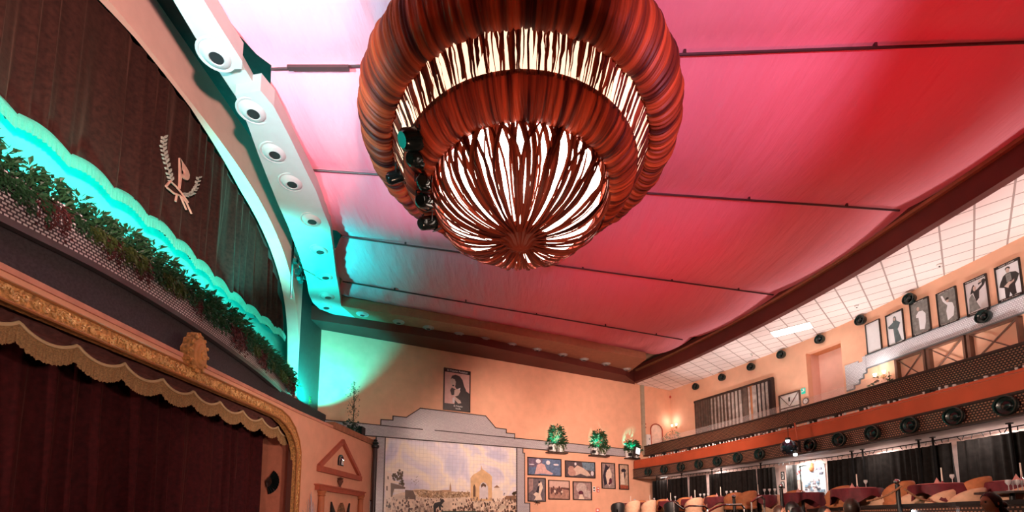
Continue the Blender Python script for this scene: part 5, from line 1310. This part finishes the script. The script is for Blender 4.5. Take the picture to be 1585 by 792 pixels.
# handrails
def rail(label, pts, Y, m=M_chrome):
    t = thing('handrail', label, 'handrail', world=True, group='chrome handrails of the seating'); P_ = [atY(x, y, Y + .02 * i) for i, (x, y) in enumerate(pts)]
    MB().tube(P_, .022, 8).build('tube', m, t, smooth=True)
    for q_ in (0, -1): MB().tube([P_[q_], Vector((P_[q_].x, P_[q_].y, .9))], .018, 6).build('post', m, t)
rail('bent chrome handrail rising to a flat top, in front of the wide drape', [(1096, 792), (1108, 785), (1121, 780.5), (1148, 781), (1152, 786)], 9.6)
rail('bent chrome handrail farther left, dipping in the middle', [(1043, 777), (1057, 787), (1066, 782.5), (1090, 782.5), (1095, 787)], 10.6)
rail('arched chrome rail over the cream orange chair', [(1163, 777), (1172, 770), (1178, 767.5), (1183, 773), (1183, 785)], 9.2)
# stanchions
for k, (x, Y, lb) in enumerate(((1397, 7.9, 'black stanchion post with a round knob among the chairs'), (1214, 9.8, 'black stanchion post left of the narrow grey drape'), (1139, 10.6, 'black stanchion post left of the cream orange chair'))):
    t = thing('stanchion', lb, 'post', ground(x, Y, .88)); hh = (1.3 + (800 - (741, 749, 765)[k]) * Y / F_PX) - .88
    MB().tube([(0, 0, 0), (0, 0, hh - .1)], .035, 10).build('pole', M_black, t, smooth=True); MB().ball((0, 0, hh - .05), .05, 12).build('knob', M_chrome, t, smooth='all')
    MB().lathe([(.14, 0), (.13, .03), (.03, .05)], n=16).build('base', M_black, t, smooth=True)
def sag(a, b, d, n=12): return [Vector(a).lerp(Vector(b), i / n) - Vector((0, 0, d * 4 * (i / n) * (1 - i / n))) for i in range(n + 1)]
for k, (x0, y0, x1, y1) in enumerate(((1342, 775, 1395, 752), (1400, 756, 1441, 775))):
    o = MB().tube(sag(atY(x0, y0, 7.9), atY(x1, y1, 7.86), .05), .018, 8).build('rope', mat('rope_tan', (.35, .16, .08, 1), .6, var=.6, nscale=60), smooth=True)
    tag(o, ['braided rope hanging left of the knobbed stanchion', 'dark braided rope hanging right of the knobbed stanchion'][k], 'rope')
t = thing('bottle', 'dark wine bottle standing near the far wall tables', 'bottle', ground(956, 12.5, 1.0))
MB().lathe([(.045, 0), (.045, .32), (.018, .40), (.016, .52), (0, .52)], n=12).build('glass', M_blackgloss, t, smooth=True); MB().lathe([(.0465, .1), (.0465, .24)], n=12).build('wrapper', M_creamup, t)

# ------------------------------------------------------------------ people
def person(label, loc, rz, skin_c, hair_c, shirt_c, hair_style, scale=1, tilt=0):
    """seated figure facing local -y, one continuous body"""
    root = thing('person', label, 'person', loc, rz); root.scale = (scale,) * 3
    J = {}; E = []
    def j(n, p, r, par=None):
        J[n] = (len(J), p, r)
        if par: E.append((J[par][0], J[n][0]))
    j('pelvis', (0, 0, .50), (.15, .12)); j('belly', (0, 0, .62), (.135, .10), 'pelvis'); j('chest', (0, -.01, .80), (.155, .11), 'belly'); j('neck0', (0, 0, .97), (.07, .07), 'chest'); j('neck', (0, -.01, 1.05), (.052, .055), 'neck0'); j('headc', (0, -.03, 1.15), (.07, .075), 'neck')
    for s_, n_ in ((-1, 'l'), (1, 'r')):
        j('sh' + n_, (s_ * .165, 0, .92), (.06, .06), 'chest'); j('el' + n_, (s_ * .23, -.06, .66), (.042, .042), 'sh' + n_); j('wr' + n_, (s_ * .15, -.30, .62), (.028, .025), 'el' + n_); j('pa' + n_, (s_ * .12, -.37, .62), (.034, .018), 'wr' + n_)
        for q_ in range(4):
            fx_ = s_ * (.145 - .02 * q_); L_f = (.055, .07, .075, .062)[q_]
            j('f%s%d' % (n_, q_), (fx_, -.42, .618), (.0095, .0095), 'pa' + n_); j('g%s%d' % (n_, q_), (fx_, -.42 - L_f, .603), (.0075, .0075), 'f%s%d' % (n_, q_))
        j('t' + n_, (s_ * .085, -.38, .615), (.011, .011), 'pa' + n_); j('u' + n_, (s_ * .068, -.425, .608), (.008, .008), 't' + n_)
        j('hp' + n_, (s_ * .10, -.03, .48), (.09, .09), 'pelvis'); j('kn' + n_, (s_ * .12, -.44, .47), (.06, .06), 'hp' + n_); j('an' + n_, (s_ * .12, -.42, .09), (.038, .038), 'kn' + n_); j('to' + n_, (s_ * .13, -.58, .03), (.035, .025), 'an' + n_)
    me = bpy.data.meshes.new('body'); me.from_pydata([v[1] for v in J.values()], E, []); o = bpy.data.objects.new('body', me); COL.objects.link(o)
    md = o.modifiers.new('skin', 'SKIN'); md.use_smooth_shade = True
    for v, q_ in zip(me.skin_vertices[0].data, J.values()): v.radius = q_[2]
    me.skin_vertices[0].data[0].use_root = True
    sb = o.modifiers.new('sub', 'SUBSURF'); sb.levels = 2; sb.render_levels = 2
    bpy.context.view_layer.update(); ev = bpy.data.meshes.new_from_object(o.evaluated_get(bpy.context.evaluated_depsgraph_get()))
    bpy.data.objects.remove(o)
    bm_ = bmesh.new(); bm_.from_mesh(ev)
    # head with brow, nose, chin, ears
    H = MB(); nn, mm = 32, 24; HC = Vector((0, -.03, 1.19)); pts = []
    for i in range(mm + 1):
        a_ = PI * i / mm
        for k in range(nn):
            b_ = 2 * PI * k / nn; x = math.sin(a_) * math.cos(b_); y = math.sin(a_) * math.sin(b_); z = math.cos(a_)
            X = x * .076; Y = y * .096; Z = z * .118
            if z < 0: X *= 1 - .35 * z * z; Y = Y * (1 - .18 * z * z) - .012 * z * z
            if y < 0:
                Y -= .026 * math.exp(-((x / .16) ** 2 + ((z + .12) / .20) ** 2)); Y -= .010 * math.exp(-((x / .3) ** 2 + ((z + .50) / .10) ** 2)); Y -= .012 * math.exp(-((x / .25) ** 2 + ((z + .82) / .14) ** 2))
                Y += .014 * (math.exp(-(((x - .38) / .18) ** 2 + ((z - .06) / .12) ** 2)) + math.exp(-(((x + .38) / .18) ** 2 + ((z - .06) / .12) ** 2))); Y -= .006 * math.exp(-((z - .25) / .12) ** 2)
            pts.append(HC + Vector((X, Y, Z)))
    fs = [[i * nn + k, (i + 1) * nn + k, (i + 1) * nn + (k + 1) % nn, i * nn + (k + 1) % nn] for i in range(mm) for k in range(nn)]
    H.add(pts, fs)
    for s_ in (-1, 1): H.ball(HC + Vector((s_ * .077, .012, -.01)), .03, 10, (.35, .6, 1))
    he = bpy.data.meshes.new('h'); he.from_pydata([tuple(v) for v in H.v], [], H.f); bm_.from_mesh(he)
    ev2 = bpy.data.meshes.new('body'); bm_.to_mesh(ev2); bm_.free()
    o = bpy.data.objects.new('body', ev2); COL.objects.link(o); rm = o.modifiers.new('r', 'REMESH'); rm.mode = 'VOXEL'; rm.voxel_size = .007; rm.use_smooth_shade = True
    bpy.context.view_layer.update(); fin = bpy.data.meshes.new_from_object(o.evaluated_get(bpy.context.evaluated_depsgraph_get())); bpy.data.objects.remove(o)
    fin.materials.clear(); fin.materials.append(mat('skin_' + skin_c, tuple(min(1, v_ * 1.25) for v_ in lin(skin_c)[:3]) + (1,), .5, var=.06)); o = bpy.data.objects.new('body', fin); COL.objects.link(o); o.parent = root
    fin.polygons.foreach_set('use_smooth', [True] * len(fin.polygons))
    M_h = mat('hair_' + hair_c, lin(hair_c), .45, var=.35, nscale=60)
    hb = MB(); G = []
    for i in range(15):
        a_ = PI * .66 * i / 14; row = []
        for k in range(33):
            b_ = 2 * PI * k / 32; y = math.sin(b_)
            lim = 1.0 if y > -.15 else max(.42, 1 - (-y - .15) * .9)
            aa = a_ * lim; wv = 1 + .02 * math.sin(b_ * 14 + i)
            row.append(HC + Vector((math.sin(aa) * math.cos(b_) * .086 * wv, math.sin(aa) * y * .108 * wv + .004, math.cos(aa) * .130 * wv)))
        G.append(row)
    hb.grid(G)
    if hair_style == 'bun': hb.ball(HC + Vector((0, .115, -.03)), .055, 14); hb.tube([HC + Vector((0, .10, -.05)), HC + Vector((0, .14, -.14)), HC + Vector((0, .12, -.24))], [.05, .045, .02], 10)
    if hair_style == 'long': hb.tube([HC + Vector((0, .05, .03)), HC + Vector((0, .085, -.10)), HC + Vector((0, .09, -.30))], [.08, .09, .05], 14)
    hb.build('hair', M_h, root, smooth='all')
    eb = MB()
    for s_ in (-1, 1): eb.ball(HC + Vector((s_ * .03, -.080, .008)), .011, 8)
    eb.build('eyes', M_black, root, smooth='all')
    # clothes: shirt shell over the torso and upper arms
    if shirt_c:
        sh_ = MB(); S = []
        for z_, rx, ry in ((.46, .185, .15), (.60, .17, .135), (.74, .185, .14), (.84, .20, .145), (.92, .19, .12), (.975, .10, .085), (1.01, .068, .068)):
            S.append([Vector((rx * math.cos(2 * PI * k / 24), ry * math.sin(2 * PI * k / 24) - .005, z_)) for k in range(25)])
        sh_.grid(S)
        for s_ in (-1, 1): sh_.tube([(s_ * .13, 0, .92), (s_ * .19, -.01, .88), (s_ * .235, -.06, .66)], [.075, .075, .055], 12)
        sh_.build('shirt', mat('shirt_' + shirt_c, lin(shirt_c), .8, var=.06), root, smooth='all')
    return root
ppl = [('woman in profile facing left with dark hair tied back, seated at the right edge', 1556, 5.25, 761.5, -PI / 2 - .1, 'B98468', '1A0F0B', 'E8DDD2', 'bun', .98),
       ('man with grey-brown hair and pale collar, seen from behind below the parapet', 1331, 5.7, 771, PI - .5, 'A9745C', '3A2A22', 'C9CBD2', 'short', 1.0),
       ('person with dark hair, only the top of the head showing left of the others', 1238, 6.3, 776, PI + .4, '9E6C55', '0E0B0B', '2A2426', 'long', 1.0),
       ('man facing the camera with short brown hair, lowest face under the parapet', 1283, 7.6, 783, .2, 'B07A62', '231712', '4A4648', 'short', 1.0),
       ('person with a pale face among the chairs left of the picture board', 1211, 8.2, 782, .6, 'C08A76', '4A3026', '6E5A58', 'short', 1.0)]
pc = chair('dining_chair', 'wooden dining chair', M_dark, None, .86, .25)
for k, (lb, x, Y, ytop, rz, sk, hc, sc_, st, sz) in enumerate(ppl):
    ztop = EYE + (800 - ytop) / F_PX * Y * 1.0; base = ztop - 1.318 * sz
    c_ = ground(x, Y, base)
    person(lb, c_, rz, sk, hc, sc_, st, sz)
    fz = .2
    k_ = (base + .41 * sz - fz) / .48
    put(pc, (c_.x, c_.y, .2), rz, 'dark wooden dining chair under the ' + ['woman in profile', 'grey-haired man', 'dark-haired person', 'man facing the camera', 'pale-faced person'][k], k_)

# ------------------------------------------------------------------ chandelier
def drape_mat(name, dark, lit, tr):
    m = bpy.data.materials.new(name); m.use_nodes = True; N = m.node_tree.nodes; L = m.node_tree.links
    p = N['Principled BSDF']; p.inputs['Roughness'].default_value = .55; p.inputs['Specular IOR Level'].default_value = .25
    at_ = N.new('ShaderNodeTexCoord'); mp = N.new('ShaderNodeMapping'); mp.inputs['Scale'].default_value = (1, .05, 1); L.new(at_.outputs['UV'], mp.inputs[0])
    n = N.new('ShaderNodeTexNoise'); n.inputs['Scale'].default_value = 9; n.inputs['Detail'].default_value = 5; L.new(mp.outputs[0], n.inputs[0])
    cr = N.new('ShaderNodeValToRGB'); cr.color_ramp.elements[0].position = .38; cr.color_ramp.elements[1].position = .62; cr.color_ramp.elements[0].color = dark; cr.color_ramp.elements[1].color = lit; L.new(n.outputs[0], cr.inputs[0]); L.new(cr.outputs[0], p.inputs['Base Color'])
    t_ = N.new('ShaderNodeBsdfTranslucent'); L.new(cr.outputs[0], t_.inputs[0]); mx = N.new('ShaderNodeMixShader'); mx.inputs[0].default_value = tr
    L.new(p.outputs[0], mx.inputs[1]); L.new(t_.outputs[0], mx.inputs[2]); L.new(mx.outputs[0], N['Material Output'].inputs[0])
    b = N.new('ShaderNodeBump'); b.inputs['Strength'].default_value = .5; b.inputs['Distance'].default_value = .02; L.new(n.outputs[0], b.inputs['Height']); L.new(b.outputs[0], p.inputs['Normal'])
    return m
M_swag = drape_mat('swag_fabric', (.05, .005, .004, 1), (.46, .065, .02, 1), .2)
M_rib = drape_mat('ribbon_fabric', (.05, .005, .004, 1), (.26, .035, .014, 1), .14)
CH = Vector((.12, 6.2, 0))
ch = thing('chandelier', 'huge round chandelier of draped red and orange fabric with glowing inside', 'chandelier', (CH.x, CH.y, 8.7))
def wring(prof, n=760, amp=.028, seed=1, closed=False):
    r = random.Random(seed); ph = []; x = 0
    for k in range(n + 1): ph.append(x); x += 1 + .75 * r.uniform(-1, 1)
    tot = ph[-1]; G = []; U = []
    for k in range(n):
        a = 2 * PI * k / n; u = ph[k] / tot * 2 * PI; row = []; ur = []
        for i, (rr_, z) in enumerate(prof):
            v = i / (len(prof) - 1); e = math.sin(PI * v) ** .4 * .75 + .25
            tw_ = .06 * math.sin(3 * u + 2) * v + .03 * math.sin(8 * u) * v + .012 * math.sin(23 * u + 3 * v)
            h = amp * e * (abs(math.sin(72 * (u + tw_))) + .7 * abs(math.sin(133 * (u + tw_) + 1)) + .45 * math.sin(31 * u + 4 * v))
            i0 = max(0, i - 1); i1 = min(len(prof) - 1, i + 1); dr = prof[i1][0] - prof[i0][0]; dz = prof[i1][1] - prof[i0][1]; l_ = math.hypot(dr, dz) or 1
            nr, nz = -dz / l_, dr / l_
            row.append(Vector(((rr_ + nr * h) * math.cos(a), (rr_ + nr * h) * math.sin(a), z + nz * h - 8.7))); ur.append((a * 2.2, v))
        G.append(row); U.append(ur)
    G.append(G[0]); U.append([(q_[0] + 2 * PI * 2.2, q_[1]) for i, q_ in enumerate(U[0])])
    return MB().grid(G, uv=U)
def smoothp(P, n=5):
    pth = Path(P, n); return [tuple(p) for p in pth.P]
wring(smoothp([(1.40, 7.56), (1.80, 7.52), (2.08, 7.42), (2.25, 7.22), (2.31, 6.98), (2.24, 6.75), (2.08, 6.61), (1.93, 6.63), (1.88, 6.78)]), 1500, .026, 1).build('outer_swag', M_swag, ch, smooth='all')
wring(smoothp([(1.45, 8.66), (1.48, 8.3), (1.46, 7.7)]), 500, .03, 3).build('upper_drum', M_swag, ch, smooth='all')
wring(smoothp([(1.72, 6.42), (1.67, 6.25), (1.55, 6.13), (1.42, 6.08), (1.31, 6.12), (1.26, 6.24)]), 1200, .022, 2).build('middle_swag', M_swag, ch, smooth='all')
def ribbons(prof, n, w0, w1, seed, sway=.10, lift=.02, tw=.8):
    r = random.Random(seed); mb = MB()
    for k in range(n):
        a0 = 2 * PI * (k + r.uniform(-.5, .5)) / n; sw = r.uniform(-sway, sway); ww = r.uniform(.6, 1.35); t0 = r.uniform(-tw, tw); t1 = t0 + r.uniform(-.8, .8); P0 = []; P1 = []; lf = r.uniform(0, lift)
        m = len(prof)
        for i, (rr_, z) in enumerate(prof):
            v = i / (m - 1); a = a0 + sw * math.sin(PI * v) + r.uniform(-.004, .004); w = (w0 + (w1 - w0) * v) * ww / 2; an = t0 + (t1 - t0) * v
            c = Vector(((rr_ + lf) * math.cos(a), (rr_ + lf) * math.sin(a), z - 8.7 - lf * .6)); tg = Vector((-math.sin(a), math.cos(a), 0)); rd = Vector((math.cos(a), math.sin(a), 0))
            d = tg * math.cos(an) + rd * math.sin(an); P0.append(c + d * w); P1.append(c - d * w)
        u0 = r.uniform(0, 30); mb.grid([P0, P1], uv=[[(u0, i / m) for i in range(m)], [(u0 + .06, i / m) for i in range(m)]])
    return mb
skp = smoothp([(1.91, 6.72), (1.82, 6.54), (1.70, 6.30)], 3)
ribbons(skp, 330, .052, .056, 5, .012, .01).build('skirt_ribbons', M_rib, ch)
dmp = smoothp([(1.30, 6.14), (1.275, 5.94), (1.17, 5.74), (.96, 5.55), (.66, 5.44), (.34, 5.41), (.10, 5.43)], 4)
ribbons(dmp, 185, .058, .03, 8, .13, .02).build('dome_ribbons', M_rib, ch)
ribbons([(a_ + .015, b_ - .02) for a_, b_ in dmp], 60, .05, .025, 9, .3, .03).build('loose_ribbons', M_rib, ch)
mb = MB(); r = random.Random(4)      # gathered knot
G = []
for k in range(97):
    a = 2 * PI * k / 96; h = .02 * math.sin(a * 13) + .012 * math.sin(29 * a)
    G.append([Vector(((q_ + h * q_ / .2) * math.cos(a), (q_ + h * q_ / .2) * math.sin(a), z_ - 8.7)) for q_, z_ in ((.40, 5.44), (.28, 5.40), (.17, 5.36), (.12, 5.30), (.05, 5.28), (.0, 5.29))])
mb.grid(G); mb.build('knot', M_rib, ch, smooth='all')
glow = mat('dome_glow', (.9, .8, .7, 1), .6, var=0, emit=(1, .82, .68, 1), es=7.0)
MB().lathe([(a_ * .93, b_ + .05 - 8.7) for a_, b_ in dmp] , n=64).build('dome_diffuser', glow, ch, smooth='all')
MB().lathe([(1.97, 6.86 - 8.7), (1.86, 6.74 - 8.7), (1.72, 6.60 - 8.7)], n=64).f and None
mb = MB(); mb.grid([[Vector((q_ * math.cos(2 * PI * k / 96), q_ * math.sin(2 * PI * k / 96), z_ - 8.7)) for q_, z_ in ((1.97, 6.84), (1.88, 6.66), (1.73, 6.34))] for k in range(97)])
mb.build('skirt_diffuser', mat('skirt_glow', (.9, .7, .5, 1), .6, var=0, emit=(1, .60, .40, 1), es=1.9), ch, smooth='all')
# stage lights clamped to the chandelier
for k, (x, y, z, sz, rz, lb) in enumerate(((641, 215, 6.32, 1.5, 2.2, 'large black stage light, uppermost on the left of the chandelier'), (645, 246, 6.22, 1.15, 2.6, 'black stage light second from the top on the chandelier'), (612, 274, 6.50, 1.0, 1.9, 'small black stage light on the outer swag of the chandelier'), (655, 281, 6.10, 1.05, 3.2, 'stage light with a bright white lens on the chandelier'), (656, 311, 6.02, 1.15, 2.9, 'black stage light second from the bottom on the chandelier'), (661, 345, 6.05, 1.15, 2.4, 'lowest black stage light on the left of the chandelier'))):
    t = thing('stage_light', lb, 'stage light', atz(x, y, z - .12), group='stage lights clamped on the chandelier'); t.rotation_euler = (0, 0, rz); t.scale = (sz,) * 3
    rot = Matrix.Rotation(math.radians(58), 3, 'X')
    MB().lathe([(.06, -.13), (.085, -.10), (.09, .08), (.10, .12), (.095, .125)], (0, 0, 0), 14, rot).build('can', M_blackgloss, t, smooth=True); can = t.children[0]
    MB().lathe([(.09, .118), (.05, .10), (0, .10)], (0, 0, 0), 14, rot).build('lens', MATS['pin_glow'] if k == 3 else M_greenblack, can)
    MB().tube([(-.11, 0, 0), (-.11, 0, .16), (0, 0, .20), (.11, 0, .16), (.11, 0, 0)], .010, 6).build('yoke', M_black, t)
    mb = MB()
    for q_ in range(4):
        a = q_ * PI / 2; c = rot @ Vector((.10 * math.cos(a), .10 * math.sin(a), .15)); mb.box(c, (.12 if q_ % 2 else .006, .006 if q_ % 2 else .12, .10), rot)
    mb.build('barn_doors', M_black, can)
    MB().box((0, 0, .24), (.05, .05, .08)).build('clamp', M_chrome, t)

# ------------------------------------------------------------------ put every empty at the base of its thing
bpy.context.view_layer.update()
for o in list(bpy.data.objects):
    if o.type == 'EMPTY' and o.get('world_parts'):
        P = [c.matrix_world @ Vector(q) for c in o.children for q in c.bound_box]
        lo = Vector([min(p[i] for p in P) for i in range(3)]); hi = Vector([max(p[i] for p in P) for i in range(3)])
        b = Vector(((lo.x + hi.x) / 2, (lo.y + hi.y) / 2, lo.z)); o.location = b
        for c in o.children: c.location = Vector(c.location) - b
        del o['world_parts']
